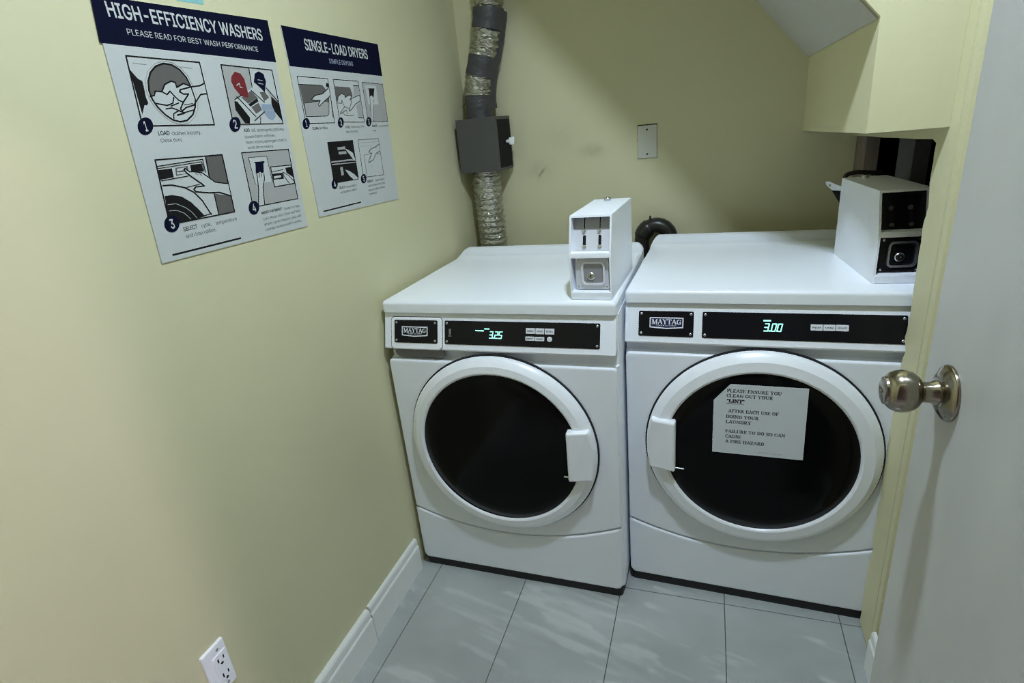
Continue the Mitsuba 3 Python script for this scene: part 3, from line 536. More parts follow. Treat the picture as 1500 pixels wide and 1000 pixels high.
# poster print: wall coordinates in tenths of a millimetre (along the wall, height)
PICS={'p1':([('p','f',[(-5721,15491),(-4213,15496),(-4248,14395),(-5808,14407)],0),('k','f',[(-5727,15288),(-5621,15149),(-5549,15115),(-5553,15041),(-5573,14862),(-5560,14772),(-5601,14734),(-5644,14741),(-5741,14590)],0),('g','c',[(-5034,15461),(-5226,15399),(-5381,15284),(-5483,15134),(-5527,14970),(-5509,14823),(-5443,14691),(-5321,14556),(-5180,14459),(-5012,14421),(-4840,14444),(-4657,14550),(-4543,14694),(-4491,14839),(-4522,15088),(-4573,15244),(-4688,15375),(-4842,15450)],0.7),('G','f',[(-5030,15420),(-5204,15364),(-5345,15258),(-5438,15120),(-5478,14969),(-5463,14834),(-5404,14712),(-5294,14588),(-5168,14500),(-5016,14465),(-4861,14487),(-4697,14584),(-4595,14717),(-4547,14849),(-4573,15076),(-4617,15219),(-4719,15340),(-4857,15409)],0),('p','f',[(-5449,14872),(-5359,14965),(-5226,14961),(-5125,15080),(-4975,15140),(-4891,15120),(-4892,15033),(-4741,15110),(-4624,15082),(-4568,15060),(-4547,14849),(-4595,14717),(-4697,14584),(-4861,14487),(-5016,14465),(-5168,14500),(-5294,14588),(-5404,14712)],0),('k','c',[(-5030,15420),(-5204,15364),(-5345,15258),(-5438,15120),(-5478,14969),(-5463,14834),(-5404,14712),(-5294,14588),(-5168,14500),(-5016,14465),(-4861,14487),(-4697,14584),(-4595,14717),(-4547,14849),(-4573,15076),(-4617,15219),(-4719,15340),(-4857,15409)],2.2),('g','s',[(-5630,15387),(-5383,15382)],1.0),('g','s',[(-4762,15392),(-4430,15381)],1.0),('k','s',[(-5484,14879),(-5403,14896),(-5359,14965),(-5226,14961),(-5125,15080),(-4975,15140),(-4891,15120),(-4889,15041),(-4719,15111),(-4584,15076)],1.9),('k','s',[(-5226,14961),(-5135,14917),(-5055,14974),(-5000,14904),(-4926,14827),(-4834,14796)],1.8),('k','s',[(-5438,14773),(-5201,14737),(-5066,14777),(-5012,14873)],1.7),('k','s',[(-5241,14682),(-5115,14698),(-4913,14634)],1.7),('k','s',[(-5124,14729),(-4944,14779)],1.6),('k','s',[(-5139,14523),(-5110,14603),(-4990,14650),(-4877,14618),(-4645,14667)],1.6),('k','s',[(-5037,14578),(-4880,14610)],2.2),('p','f',[(-4218,15139),(-4362,15084),(-4568,15060),(-4821,15004),(-4853,14971),(-4784,14933),(-4667,14936),(-4834,14796),(-4937,14683),(-4908,14650),(-4803,14707),(-4616,14749),(-4457,14883),(-4394,14934),(-4228,14955)],0),('k','s',[(-4218,15139),(-4362,15084),(-4568,15060),(-4821,15004),(-4853,14971),(-4784,14933),(-4667,14936),(-4834,14796),(-4937,14683),(-4908,14650),(-4803,14707),(-4616,14749),(-4457,14883),(-4394,14934),(-4228,14955)],2.0),('k','s',[(-4830,14748),(-4628,14774)],1.2),('k','c',[(-5721,15491),(-4213,15496),(-4248,14395),(-5808,14407)],2.4),('n','f',[(-5606,14402),(-5629,14359),(-5664,14320),(-5708,14290),(-5756,14272),(-5803,14266),(-5845,14275),(-5878,14296),(-5898,14327),(-5904,14366),(-5895,14409),(-5873,14451),(-5839,14489),(-5796,14519),(-5749,14538),(-5702,14545),(-5659,14537),(-5625,14517),(-5604,14486),(-5597,14446)],0)],('1',-5752,14406,279)),'p2':([('g','f',[(-3700,15490),(-2255,15477),(-2281,14384),(-3765,14388)],0),('p','f',[(-2952,15477),(-2255,15477),(-2283,14864),(-2560,15108),(-2987,15112)],0),('p','f',[(-3556,14863),(-2927,15123),(-2574,15069),(-2258,14448),(-2281,14384),(-3296,14403)],0),('k','f',[(-3582,14827),(-3504,14828),(-3254,14518),(-3301,14403),(-3429,14409),(-3601,14666)],0),('k','f',[(-2465,14938),(-2261,14796),(-2290,14448),(-2460,14628),(-2511,14783)],0),('G','f',[(-3359,14902),(-3041,15037),(-2894,14902),(-3213,14786)],0),('k','f',[(-3216,14777),(-2910,14896),(-2894,14836),(-3164,14731)],0),('G','f',[(-3140,14722),(-2899,14808),(-2849,14666),(-3047,14591)],0),('G','f',[(-2796,15016),(-2715,14839),(-2539,14918),(-2632,15030)],0),('r','f',[(-3493,15288),(-3370,15381),(-3224,15354),(-3155,15250),(-3144,15016),(-3168,14897),(-3373,14938),(-3492,15077),(-3532,15198)],0),('n','f',[(-2809,15376),(-2677,15429),(-2551,15380),(-2527,15241),(-2635,15020),(-2759,15120),(-2897,15207)],0),('b','f',[(-2837,14780),(-2526,14783),(-2460,14628),(-2464,14530),(-2599,14453),(-2742,14513),(-2834,14667)],0),('p','s',[(-3416,15124),(-3329,15172),(-3331,15091),(-3268,15084)],1.2),('p','s',[(-2766,15259),(-2627,15246)],1.1),('p','s',[(-2775,15193),(-2638,15176)],1.1),('p','s',[(-2717,14667),(-2514,14647)],0.8),('k','s',[(-3556,14863),(-3343,14947)],1.2),('k','s',[(-3485,14918),(-3081,14535)],1.2),('k','s',[(-3136,14460),(-2789,14628)],1.4),('k','s',[(-2952,15477),(-2987,15112)],1.2),('k','s',[(-3038,15046),(-2721,14819)],1.2),('k','s',[(-2946,14515),(-2987,14401)],1.0),('k','s',[(-2560,15108),(-2266,14825)],1.3),('k','c',[(-3700,15490),(-2255,15477),(-2281,14384),(-3765,14388)],1.9),('n','f',[(-3571,14393),(-3594,14350),(-3629,14311),(-3673,14280),(-3721,14262),(-3769,14256),(-3811,14264),(-3844,14285),(-3865,14317),(-3871,14356),(-3863,14399),(-3840,14442),(-3806,14480),(-3763,14511),(-3716,14530),(-3668,14536),(-3625,14529),(-3591,14509),(-3570,14477),(-3563,14437)],0)],('2',-3718,14396,280)),'p3':([('p','f',[(-5768,13863),(-4255,13851),(-4319,12744),(-5868,12760)],0),('G','f',[(-4670,13849),(-4257,13846),(-4274,13295),(-4613,13360),(-4715,13469)],0),('G','f',[(-4689,13152),(-4315,13061),(-4323,12755),(-4733,12763)],0),('k','f',[(-5765,13688),(-5478,13695),(-5494,13539),(-5776,13527)],0),('k','f',[(-5073,13719),(-4807,13723),(-4804,13575),(-5083,13601)],0),('G','f',[(-5406,13697),(-5131,13707),(-5144,13581),(-5436,13558)],0),('p','f',[(-5382,13678),(-5191,13687),(-5196,13645),(-5387,13637)],0),('p','f',[(-5406,13614),(-5218,13613),(-5220,13579),(-5407,13581)],0),('k','s',[(-5770,13752),(-4757,13798),(-4773,13563)],1.1),('k','s',[(-5764,13716),(-4794,13757),(-4794,13600)],0.9),('k','s',[(-4670,13849),(-4715,13469)],1.7),('k','s',[(-5763,13510),(-5183,13533)],1.2),('k','s',[(-5763,13428),(-5579,13416),(-5336,13345),(-5160,13238),(-5023,13061),(-4913,12792)],1.8),('k','s',[(-5296,13341),(-4981,13365)],0.9),('k','s',[(-4708,13163),(-4733,12763)],1.4),('k','s',[(-5216,12778),(-4907,12809)],1.2),('k','f',[(-5789,13250),(-5640,13248),(-5453,13198),(-5286,13072),(-5164,12922),(-5068,12781),(-5219,12770),(-5655,12757),(-5868,12760),(-5834,12991)],0),('g','s',[(-5784,13100),(-5615,13093),(-5441,12999),(-5329,12894),(-5261,12777)],1.1),('g','s',[(-5793,12993),(-5637,12977),(-5497,12903),(-5402,12783)],1.1),('p','f',[(-4275,13292),(-4613,13360),(-4721,13452),(-4865,13563),(-5031,13596),(-5136,13605),(-5209,13668),(-5237,13649),(-5204,13595),(-5124,13519),(-4935,13369),(-4885,13319),(-5085,13325),(-5142,13288),(-5115,13241),(-4817,13186),(-4576,13165),(-4308,13060)],0),('k','s',[(-4275,13292),(-4613,13360),(-4721,13452),(-4865,13563),(-5031,13596),(-5136,13605),(-5209,13668),(-5237,13649),(-5204,13595),(-5124,13519),(-4935,13369),(-4885,13319),(-5085,13325),(-5142,13288),(-5115,13241),(-4817,13186),(-4576,13165),(-4308,13060)],2.0),('k','s',[(-5031,13596),(-4966,13529)],0.9),('k','s',[(-4949,13576),(-4883,13512)],0.9),('k','c',[(-5768,13863),(-4255,13851),(-4319,12744),(-5868,12760)],2.4),('n','f',[(-5669,12742),(-5692,12699),(-5728,12663),(-5773,12638),(-5822,12625),(-5870,12627),(-5913,12643),(-5946,12670),(-5967,12707),(-5974,12750),(-5965,12794),(-5942,12836),(-5907,12871),(-5864,12897),(-5816,12910),(-5768,12909),(-5724,12895),(-5689,12868),(-5667,12831),(-5660,12787)],0)],('3',-5818,12768,285)),'p4':([('g','f',[(-3737,13853),(-2290,13839),(-2341,12741),(-3792,12757)],0),('p','f',[(-3580,13746),(-3041,13736),(-3049,13204),(-3566,13205)],0),('n','f',[(-3455,13648),(-3143,13642),(-3140,13614),(-3186,13599),(-3239,13411),(-3478,13415),(-3419,13618)],0),('p','f',[(-3636,12753),(-3503,13125),(-3452,13394),(-3350,13439),(-3262,13385),(-3278,13248),(-3374,13110),(-3450,12744)],0),('k','s',[(-3636,12753),(-3503,13125),(-3456,13404)],1.5),('k','s',[(-3450,12744),(-3374,13110),(-3266,13284),(-3249,13384)],1.5),('k','s',[(-3370,13423),(-3396,13334)],0.8),('k','s',[(-3310,13417),(-3337,13328)],0.8),('k','s',[(-3566,13205),(-3580,13746),(-3041,13736),(-3049,13204)],0.7),('p','f',[(-2997,13510),(-2327,13492),(-2345,13089),(-3020,13087)],0),('k','f',[(-2539,13452),(-2325,13453),(-2331,13217),(-2532,13344)],0),('k','f',[(-3008,13361),(-2662,13357),(-2665,13221),(-3009,13238)],0),('p','f',[(-2970,13306),(-2737,13312),(-2739,13264),(-2960,13256)],0),('k','s',[(-2978,13405),(-2625,13421)],1.2),('p','f',[(-2644,13365),(-2493,13282),(-2338,13108),(-2468,13092),(-2617,13275)],0),('k','s',[(-2501,13086),(-2645,13278),(-2644,13365),(-2493,13282),(-2332,13127)],1.4),('k','c',[(-2997,13510),(-2327,13492),(-2345,13089),(-3020,13087)],1.7),('k','c',[(-3737,13853),(-2290,13839),(-2341,12741),(-3792,12757)],1.9),('n','f',[(-3632,12724),(-3655,12682),(-3690,12647),(-3733,12622),(-3780,12608),(-3827,12609),(-3868,12623),(-3901,12648),(-3921,12683),(-3928,12724),(-3920,12767),(-3898,12808),(-3864,12843),(-3822,12869),(-3776,12882),(-3729,12883),(-3687,12870),(-3653,12845),(-3631,12810),(-3624,12768)],0)],('4',-3777,12746,275)),'q1':([('p','f',[(-1439,15394),(-257,15399),(-315,14364),(-1477,14370)],0),('G','f',[(-1425,15225),(-552,15235),(-444,15146),(-334,14976),(-488,14577),(-575,14529),(-1421,14528)],0),('g','f',[(-1356,14821),(-733,14875),(-407,14848),(-488,14577),(-575,14529),(-1396,14528)],0),('G','f',[(-296,14961),(-224,14962),(-284,14494),(-357,14495)],0),('k','s',[(-1425,15225),(-552,15235),(-444,15146)],1.1),('k','s',[(-1331,14822),(-733,14875)],1.2),('k','s',[(-1424,14521),(-575,14529),(-488,14577),(-354,14960)],1.2),('p','f',[(-305,15182),(-592,15041),(-906,14995),(-1069,14908),(-1024,14886),(-744,14882),(-842,14796),(-831,14750),(-533,14893),(-291,15000)],0),('k','s',[(-305,15182),(-592,15041),(-906,14995),(-1069,14908),(-1024,14886),(-744,14882),(-842,14796),(-831,14750),(-533,14893),(-291,15000)],1.7),('k','f',[(-364,15297),(-269,15285),(-285,15198),(-380,15210)],0),('k','c',[(-1439,15394),(-257,15399),(-315,14364),(-1477,14370)],1.6),('n','f',[(-1333,14364),(-1353,14326),(-1384,14291),(-1423,14264),(-1466,14248),(-1509,14243),(-1547,14250),(-1577,14268),(-1597,14296),(-1603,14331),(-1596,14369),(-1576,14407),(-1546,14441),(-1507,14468),(-1465,14485),(-1422,14490),(-1383,14484),(-1352,14466),(-1332,14438),(-1326,14403)],0)],('1',-1465,14366,247)),'q2':([('p','f',[(-29,15394),(1111,15398),(1076,14357),(-86,14377)],0),('G','f',[(-13,15231),(661,15230),(722,15081),(709,14997),(-45,14885)],0),('g','f',[(855,15279),(1092,15296),(1066,15073),(780,15015)],0),('g','f',[(813,14777),(1068,14883),(1067,14481),(823,14466)],0),('k','s',[(838,15278),(1086,15278)],1.5),('k','s',[(809,14475),(1078,14463)],1.5),('p','f',[(-35,14869),(55,15000),(230,15069),(356,15031),(351,14973),(565,15044),(676,14996),(556,14927),(1060,15055),(1057,14900),(814,14829),(532,14674),(436,14674),(648,14537),(11,14525),(-21,14607),(-43,14803)],0),('k','s',[(-35,14869),(55,15000),(230,15069),(356,15031),(351,14973),(565,15044),(676,14996),(556,14927),(1060,15055),(1057,14900),(814,14829),(532,14674),(425,14640),(492,14741),(641,14894),(556,14927)],1.5),('k','s',[(-47,14836),(147,14830),(173,14904),(245,14756),(474,14690)],1.4),('k','s',[(-2,14574),(310,14673),(326,14539)],1.3),('k','s',[(101,14607),(229,14531),(615,14537)],1.2),('k','s',[(3,14591),(239,14740)],1.2),('k','c',[(-29,15394),(1111,15398),(1076,14357),(-86,14377)],1.5),('n','f',[(78,14366),(59,14327),(28,14293),(-10,14266),(-51,14249),(-93,14244),(-130,14251),(-159,14269),(-177,14297),(-183,14332),(-176,14370),(-157,14408),(-127,14442),(-90,14469),(-48,14486),(-7,14492),(31,14485),(60,14467),(79,14439),(85,14404)],0)],('2',-49,14368,248)),'q3':([('g','f',[(1307,15381),(2393,15371),(2362,14355),(1271,14363)],0),('p','f',[(1426,15325),(2014,15312),(1996,14822),(1445,14817)],0),('k','f',[(1535,15233),(1899,15245),(1778,15000),(1672,15061),(1566,15014),(1597,15209)],0),('p','f',[(1596,14997),(1741,15000),(1562,14367),(1441,14387)],0),('k','s',[(1441,14387),(1584,15014)],1.0),('k','s',[(1569,14367),(1698,14820),(1795,14965)],1.0),('k','c',[(1307,15381),(2393,15371),(2362,14355),(1271,14363)],1.5),('n','f',[(1435,14360),(1416,14323),(1384,14289),(1345,14263),(1301,14246),(1258,14241),(1218,14248),(1187,14266),(1167,14293),(1159,14327),(1166,14365),(1185,14402),(1216,14435),(1254,14462),(1297,14478),(1341,14484),(1381,14478),(1413,14460),(1434,14433),(1441,14398)],0)],('3',1300,14362,243)),'q4':([('k','f',[(-785,13913),(339,13914),(289,12912),(-851,12923)],0),('g','f',[(-788,13456),(77,13450),(312,13415),(303,13391),(63,13409),(-794,13421)],0),('g','f',[(-780,13390),(287,13364),(287,13342),(-775,13362)],0),('g','f',[(-415,13773),(-59,13780),(-67,13709),(-405,13710)],0),('g','f',[(-404,13666),(-50,13663),(-58,13591),(-397,13595)],0),('p','f',[(-93,13728),(27,13694),(234,13609),(305,13415),(205,13426),(82,13563)],0),('g','f',[(-460,13279),(-344,13287),(-348,13088),(-467,13072)],0),('p','f',[(-258,13207),(-90,13164),(113,13062),(292,12921),(60,12907),(-103,13027)],0),('k','c',[(-785,13913),(339,13914),(289,12912),(-851,12923)],1.5),('n','f',[(-701,12885),(-721,12848),(-751,12817),(-788,12793),(-829,12780),(-870,12779),(-907,12789),(-935,12811),(-954,12840),(-960,12876),(-953,12913),(-934,12950),(-905,12981),(-868,13005),(-827,13018),(-786,13020),(-749,13010),(-720,12989),(-701,12959),(-695,12923)],0)],('4',-828,12900,241)),'q5':([('p','f',[(599,13912),(1662,13906),(1621,12897),(528,12926)],0),('g','s',[(661,13835),(1594,13820)],1.2),('g','s',[(664,13742),(1252,13730)],1.0),('k','s',[(711,12923),(772,13509),(985,13504)],0.9),('k','s',[(1443,13494),(1649,13491)],0.9),('p','f',[(1672,13757),(1387,13674),(1188,13656),(1026,13569),(1055,13542),(1183,13530),(973,13360),(951,13294),(1200,13353),(1388,13507),(1667,13569)],0),('k','s',[(1672,13757),(1387,13674),(1188,13656),(1026,13569),(1055,13542),(1183,13530),(973,13360),(951,13294),(1200,13353),(1388,13507),(1667,13569)],1.5),('g','s',[(1042,13228),(1059,13168)],1.0),('k','c',[(599,13912),(1662,13906),(1621,12897),(528,12926)],1.2),('n','f',[(671,12882),(651,12845),(620,12813),(581,12789),(538,12776),(494,12775),(455,12785),(424,12806),(404,12836),(396,12872),(403,12910),(422,12946),(452,12978),(491,13002),(534,13015),(578,13017),(617,13007),(649,12986),(670,12956),(677,12920)],0)],('5',536,12896,242))}
WORDS=[('a','HIGH-EFFICIENCY WASHERS',1,-5811,-2320,16046,16039,213,'p'),('a','PLEASE READ FOR BEST WASH PERFORMANCE',0,-5562,-2550,15821,15797,92,'p'),('b','SINGLE-LOAD DRYERS',1,-921,1833,15985,15999,228,'p'),('b','SIMPLE DRYING',0,-52,1006,15758,15761,108,'l'),('a','LOAD',1,-5542,-5312,14255,14250,66,'k'),('a','clothes loosely.',0,-5269,-4613,14249,14235,67,'t'),('a','Close door.',0,-5535,-5073,14140,14127,63,'t'),('a','ADD',1,-3519,-3351,14248,14249,59,'k'),('a','HE detergent,optional',0,-3296,-2286,14247,14232,62,'t'),('a','bleach/fabric softener.',0,-3529,-2612,14130,14113,55,'t'),('a','Note: Using detergent that is',0,-3528,-2286,14021,14006,56,'t'),('a','not HE affects cleaning.',0,-3524,-2750,13917,13899,51,'t'),('a','SELECT',1,-5613,-5300,12596,12590,74,'k'),('a','cycle,',0,-5205,-4976,12591,12586,71,'t'),('a','temperature',0,-4858,-4311,12583,12570,69,'t'),('a','and rinse option.',0,-5603,-4891,12476,12459,67,'t'),('a','MAKE PAYMENT',1,-3588,-2944,12585,12562,58,'k'),('a','Insert or tap',0,-2876,-2350,12561,12552,58,'t'),('a','card. Press start. Door will lock',0,-3592,-2355,12459,12429,56,'t'),('a','when cycle begins and will',0,-3605,-2363,12347,12312,59,'t'),('a','remain locked until it ends.',0,-3592,-2384,12229,12207,56,'t'),('b','CLEAN',1,-1269,-1028,14227,14226,55,'k'),('b','lint filter.',0,-988,-639,14225,14225,60,'t'),('b','LOAD',1,116,328,14222,14223,57,'k'),('b','items and close',0,393,1048,14223,14225,57,'t'),('b','door securely.',0,110,680,14115,14102,60,'t'),('b','MAKE',1,1456,1716,14220,14221,58,'k'),('b','payment',0,1810,2355,14221,14216,57,'t'),('b','here.',0,1471,1638,14103,14105,47,'t'),('b','SELECT',1,-657,-415,12757,12754,57,'k'),('b','temperature',0,-382,142,12754,12741,58,'t'),('b','and press start.',0,-646,122,12650,12631,57,'t'),('b','REMOVE',1,695,998,12768,12765,62,'k'),('b','the load',0,1114,1621,12762,12749,60,'t'),('b','and check for any',0,695,1615,12658,12634,62,'t'),('b','items left in drum',0,674,1576,12544,12521,57,'t'),('b','behind.',0,693,1097,12433,12425,55,'t')]
QUADS={'a':[(-6016,16315),(-2044,16460),(-2219,12080),(-6241,12144)],'b':[(-1624,16419),(2487,16423),(2268,12115),(-1696,12204)],'ab':[(-6016,16315),(-2044,16460),(-2056,15642),(-6095,15640)],'bb':[(-1624,16419),(2487,16423),(2449,15592),(-1618,15595)],'tape':[(-4341,16581),(-3693,16684),(-3724,16511),(-4332,16487)]}
BARS={'a':[(-5993,12239),(-4331,12214)],'b':[(-1496,12314),(196,12303)]}

# ------------------------------------------------------------------ exhaust duct in the corner, with its grey box
def ribbed(path, r, pitch=.0135, amp=.0022, crumple=.0028, seed=3):
    p = np.asarray(path); s = np.r_[0, np.cumsum(np.linalg.norm(np.diff(p, axis=0), axis=1))]
    n = int(s[-1] / .0022); ss = np.linspace(0, s[-1], n); q = np.stack([np.interp(ss, s, p[:, k]) for k in range(3)], 1)
    m = tube(q, r, 40, True); v = m.vertices.copy(); c = np.repeat(q, 40, 0); ns = len(q) * 40
    d = v[:ns] - c; L = np.linalg.norm(d, axis=1, keepdims=True); a = np.repeat(ss, 40); k = np.tile(np.arange(40), len(q))
    fold = np.abs(((a / pitch + .12 * np.sin(k * .31)) % 1) - .5) * 2
    w = amp * (fold - .5) * 2 + crumple * (meshkit.fbm(v[:ns] * 105, 3, seed) - .5) * 2
    v[:ns] = c + d / L * (L + w[:, None]); m.vertices = v; return m
spine = spline([(.077, .775, .62), (.077, .775, .94), (.0745, .773, 1.08), (.0755, .770, 1.20), (.078, .768, 1.34), (.077, .766, 1.46), (.086, .766, 1.555), (.108, .768, 1.625), (.131, .771, 1.70), (.145, .772, 1.76), (.156, .772, 1.86), (.160, .772, 2.06), (.160, .772, 2.475)], 400)
seg = lambda a, b: spine[(spine[:, 2] >= a) & (spine[:, 2] <= b)]
add('exhaust_duct__foil_hose', ribbed(seg(.62, 1.235), .0535, .023, .0032, .0036), 'foil', 50)
add('exhaust_duct__foil_hose', ribbed(seg(1.505, 1.580), .0480, .019, .0032, .005, 5), 'foil', 50)
add('exhaust_duct__foil_hose', ribbed(seg(1.632, 1.724), .0490, .021, .0034, .005, 8), 'foil', 50)
add('exhaust_duct__foil_hose', ribbed(seg(1.772, 2.475), .0500, .023, .0034, .005, 11), 'foil', 50)
for k in range(4): part('exhaust_duct__foil_hose' + (f'_{k:03d}' if k else ''), 'crinkled silver foil hose')
for a, b, r in ((1.425, 1.512, .0505), (1.572, 1.642, .0505), (1.718, 1.784, .0545)):
    add('exhaust_duct__tape_band', ribbed(seg(a, b), r, .05, .0008, .0016, 21), 'tape_grey', 50)
add('exhaust_duct__tape_strip', ribbed(seg(1.46, 1.775) + np.array([.020, .024, 0]), .040, .06, .001, .002, 31), 'tape_grey', 50); part('exhaust_duct__tape_strip', 'dark tape wrapped along the back of the hose')
def yawed(m, a, c):
    m = m.copy(); m.apply_transform(trimesh.transformations.rotation_matrix(a, (0, 0, 1), c)); return m
bx = rbox(.010, .168, .684, .835, 1.2405, 1.4300, .0025, 10)
add('exhaust_duct__box', yawed(bx, math.radians(-2.0), (.09, .76, 0)), 'box_grey', 30); part('exhaust_duct__box', 'dark grey square sheet metal box')
add('exhaust_duct__side_panel', yawed(rbox(.1672, .1692, .700, .824, 1.2500, 1.4190, .0008, 6), math.radians(-2.0), (.09, .76, 0)), 'cavity_black', 30); part('exhaust_duct__side_panel', 'black side panel of the box')
c = lathe([(0, 0), (.0475, 0), (.0475, .012), (.0440, .012), (.0440, .022), (0, .022)], 40)
for z, fl in ((1.4295, 1), (1.2185, 1)):
    k = c.copy(); k.apply_translation((.077, .768, z)); add('exhaust_duct__collar', k, 'steel_dull' if z < 1.3 else 'tape_grey', 30)
w = lathe([(0, 0), (.0055, 0), (.0055, .012), (.013, .014), (.013, .018), (.009, .022), (0, .023)], 20)
w = mapped(w, (0, 1, 0), (0, 0, 1), (1, 0, 0), (.1680, .775, 1.3400))
add('exhaust_duct__wing_knob', cat(w, mapped(rbox(-.016, .016, -.0035, .0035, 0, .014, .003, 8), (0, .5, .866), (0, -.866, .5), (1, 0, 0), (.1865, .775, 1.3400))), 'paint_trim', 30); part('exhaust_duct__wing_knob', 'small white wing knob on the side of the box')
tag('exhaust_duct', 'silver foil exhaust duct with dark grey box and tape in the back corner', 'duct')
# black drain elbow between the machines
arc = [(.666, .790, z) for z in (.60, .75, .88)] + [(.717 - .051 * math.cos(a), .790, .946 + .054 * math.sin(a)) for a in np.linspace(.15, math.pi - .1, 12)] + [(.768, .790, z) for z in (.88, .75, .60)]
pth = spline(arc, 140)
add('drain_elbow__pipe', tube(pth, .0275, 36), 'hose_black', True)
def cuff(i, r=.0365, L=5): return tube(pth[i - L:i + L + 1], np.r_[.0278, [r] * (2 * L - 1), .0278], 36, False)
for i in (62, 92): add('drain_elbow__clamp', cuff(i, .0315, 4), 'hose_black', 40)
add('drain_elbow__tab', rbox(.6935, .7000, .774, .790, 1.010, 1.036, .002, 8), 'hose_black', 30)
tag('drain_elbow', 'black curved drain hose arching up behind the gap between washer and dryer', 'hose')
# blank cover plate on the back wall
pl = mapped(prism(rrect(.6475, .7165, 1.2345, 1.3480, .003, 3), .0055, .003, 3), *frame_uz(YB))
add('cover_plate__plate', pl, 'plate_paint', 30)
add('cover_plate__gap', box(.6470, .7170, YB - .0016, YB, 1.2340, 1.3510), 'gasket_black', False); part('cover_plate__gap', 'black sheet standing in for the shadow gap at the top of the plate')  # black sheet behind the plate, painted in for the shadow along its edge
for z in (1.3330, 1.2490):
    s = lathe([(0, 0), (.0034, 0), (.003, .0012), (0, .0018)], 14); s.apply_translation((.6815, z, .0050)); add('cover_plate__screw', mapped(s, *frame_uz(YB)), 'cavity_black', 30)
tag('cover_plate', 'pale blank wall plate painted over, with two dark screws, on the back wall', 'wall plate')
# outlet on the left wall
FL = frame_left(XL)
def outlet():
    cy, cz = -.774, .4200
    add('wall_outlet__plate', mapped(prism(rrect(cy - .035, cy + .020, cz - .057, cz + .057, .004, 4), .006, .003, 3), *FL), 'plastic_white', 30)
    add('wall_outlet__receptacle', mapped(prism(rrect(cy - .0168, cy + .0168, cz - .0335, cz + .0335, .0035, 4), .0078, .001, 2), *FL), 'plastic_white', 30)
    for z in (cz + .0195, cz - .0195):
        add('wall_outlet__slot', mapped(box(cy - .0079, cy - .0050, z - .0045, z + .0050, .0070, .0081), *FL), 'cavity_black', False)
        add('wall_outlet__slot', mapped(box(cy + .0052, cy + .0078, z - .0036, z + .0042, .0070, .0081), *FL), 'cavity_black', False)
        add('wall_outlet__slot', mapped(extrude(Polygon(ring_poly(14, .0030, cy, z - .0105)), .0011, .0070), *FL), 'cavity_black', False)
    for z in (cz + .0435, cz - .0435):
        s = lathe([(0, 0), (.0032, 0), (.0030, .001), (0, .0014)], 14); s.apply_translation((cy, z, .0058)); add('wall_outlet__screw', mapped(s, *FL), 'screw_steel', 30)
    tag('wall_outlet', 'white wall outlet low on the left wall near the doorway', 'outlet')
outlet()

# ------------------------------------------------------------------ instruction posters (drawn flat, each colour its own thin print)
INK = {'k': 'ink_black', 'g': 'ink_grey', 'G': 'ink_dark_grey', 'p': 'paper', 'r': 'ink_red', 'b': 'ink_blue', 'n': 'ink_navy', 't': 'ink_text', 'l': 'ink_pale_blue'}
LINE = {'k': 'black_lines', 'g': 'grey_lines', 'p': 'white_lines'}
NAME = {'k': 'black_ink', 'g': 'grey_ink', 'G': 'dark_grey_ink', 'p': 'white_area', 'r': 'red_ink', 'b': 'blue_ink', 'n': 'navy_ink'}
def poster(root, q, qb, bar, pics, words_id, label):
    m_ = lambda P: [(a / 1e4, b / 1e4) for a, b in P]
    sheet = m_([q[3], q[2], q[1], q[0]])
    add(f'{root}__sheet', mapped(prism(sheet, .0026, 0, h0=.0004), *FL), 'paper', False)
    add(f'{root}__header', mapped(prism(m_([qb[3], qb[2], qb[1], qb[0]]), .0028, 0, h0=.0022), *FL), 'ink_navy', False); part(f'{root}__header', 'navy header band with white lettering')
    a, b = m_(bar); add(f'{root}__rule', mapped(extrude(LineString([a, b]).buffer(.0017, cap_style=2), .0028), *FL), 'ink_black', False)
    for pic in pics:
        layers, (num, cx, cz, hh) = PICS[pic]
        key = f'{root}__picture'; n = 1
        while key in scene: key = f'{root}__picture_{n:03d}'; n += 1
        base = Polygon(m_(layers[-2][2])).buffer(.0006)
        add(key, mapped(extrude(base, .0027), *FL), 'paper', False)
        acc = {}; h = .0027
        for c, kind, pts, wd in layers:
            P = m_(pts); h += .00004
            if kind == 'f': S = Polygon(P).buffer(0)
            elif kind == 'c': S = LineString(P + P[:1]).buffer(wd * .00058, join_style=2)
            else: S = LineString(P).buffer(wd * .00058)
            if c != 'n' or kind != 'f' or (pts, wd) != (layers[-1][2], 0): S = S.intersection(base)
            if S.is_empty: continue
            if kind == 'f':
                nm = 'number_badge' if pts is layers[-1][2] else NAME[c]
                for g in getattr(S, 'geoms', [S]):
                    if g.geom_type == 'Polygon' and g.area > 4e-7: add(f'{key}__{nm}', mapped(extrude(g, h), *FL), INK[c], False)
            else: acc.setdefault(c, []).append(S)
            hs = h
        t = sans(num, 0, 1, 0, hh * .56e-4, .0002, True); w0 = {'1': .20, '4': .34}.get(num, .30) * hh * 1e-4
        t.apply_scale((w0, 1, 1)); t.apply_translation((cx / 1e4 - w0 / 2, cz / 1e4 - hh * .28e-4, h)); add(f'{key}__number', mapped(t, *FL), 'paper', False)
        for c, ss in acc.items():
            add(f'{key}__{LINE[c]}', mapped(extrude(unary_union(ss), h - .00002 * 'kgp'.index(c)), *FL), INK[c], False)
    for pid, s, bold, x0, x1, z0, z1, hh, c in WORDS:
        if pid != words_id: continue
        big = hh > 150 or c in 'pl'
        m = sans(s, x0 / 1e4, x1 / 1e4, (z0 + z1) / 2e4, hh / 1e4, .0003 if big else .0002, bool(bold), .0028 if big else .0026)
        add(f'{root}__title_lettering' if big else f'{root}__caption_lettering', mapped(m, *FL), INK[c], False)
    tag(root, label, 'poster')
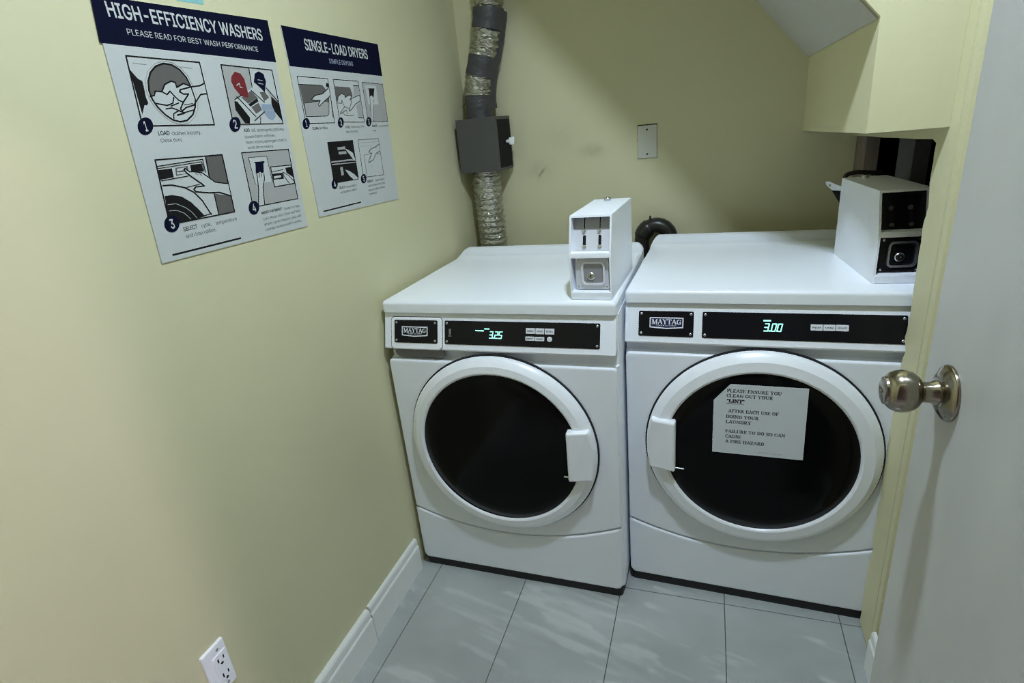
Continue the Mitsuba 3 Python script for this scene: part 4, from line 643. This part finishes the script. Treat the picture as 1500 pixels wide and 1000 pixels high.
poster('washer_poster', QUADS['a'], QUADS['ab'], BARS['a'], ('p1', 'p2', 'p3', 'p4'), 'a', 'larger white poster with navy header about high-efficiency washers, on the left wall')
poster('dryer_poster', QUADS['b'], QUADS['bb'], BARS['b'], ('q1', 'q2', 'q3', 'q4', 'q5'), 'b', 'smaller white poster with navy header about single-load dryers, nearer the back corner')
add('blue_tape', mapped(prism([(a / 1e4, b / 1e4) for a, b in (QUADS['tape'][3], QUADS['tape'][2], QUADS['tape'][1], QUADS['tape'][0])], .0006, 0, h0=.0), *FL), 'tape_teal', False)
tag('blue_tape', 'scrap of pale blue tape on the left wall above the washer poster', 'tape')

# ------------------------------------------------------------------ the open door with its knob
XD, YE = 1.167, -.562
add('door_1', rbox(XD, XD + .035, YF + .004, YE, .012, DZ - .006, .002, 8), 'paint_door', 30); struct('door_1', 'white flush door standing open along the right wall')
def knob():
    F = ((0, 1, 0), (0, 0, 1), (-1, 0, 0), (XD, 0, 0))
    F = ((0, -1, 0), (0, 0, 1), (-1, 0, 0), (XD, -.6390, 1.0420))
    ros = lathe([(0, 0), (.0330, 0), (.0335, .002), (.0325, .0045), (.0285, .0070), (.0250, .0095), (.0205, .0115), (.0180, .0125), (0, .0125)], 64)
    neck = lathe([(0, .010), (.0150, .010), (.0145, .0145), (.0125, .0180), (.0122, .0250), (.0135, .0290), (.0170, .0320), (0, .0320)], 48)
    kn = lathe([(0, .0290), (.0150, .0292), (.0190, .0315), (.0232, .0368), (.0252, .0430), (.0256, .0480), (.0248, .0535), (.0222, .0590), (.0190, .0622), (.0172, .0632), (.0165, .0660), (.0140, .0672), (.0060, .0676), (0, .0676)], 72)
    add('door_1__knob', fix(mapped(cat(neck, kn), *F)), 'nickel', 40); part('door_1__knob', 'round satin nickel doorknob')
    add('door_1__knob__rosette', fix(mapped(ros, *F)), 'nickel', 40)
    add('door_1__knob__lock_button', fix(mapped(rbox(-.004, .004, -.0022, .0022, .066, .0690, .001, 8), *F)), 'nickel', 30)
    la = rbox(XD + .006, XD + .029, YE - .001, YE + .0012, 1.0130, 1.0710, .0008, 6); add('door_1__latch_plate', la, 'nickel', 30)
    la = rbox(XD + .011, XD + .024, YE, YE + .009, 1.034, 1.050, .002, 8); add('door_1__latch_plate__bolt', la, 'nickel', 30)
knob()
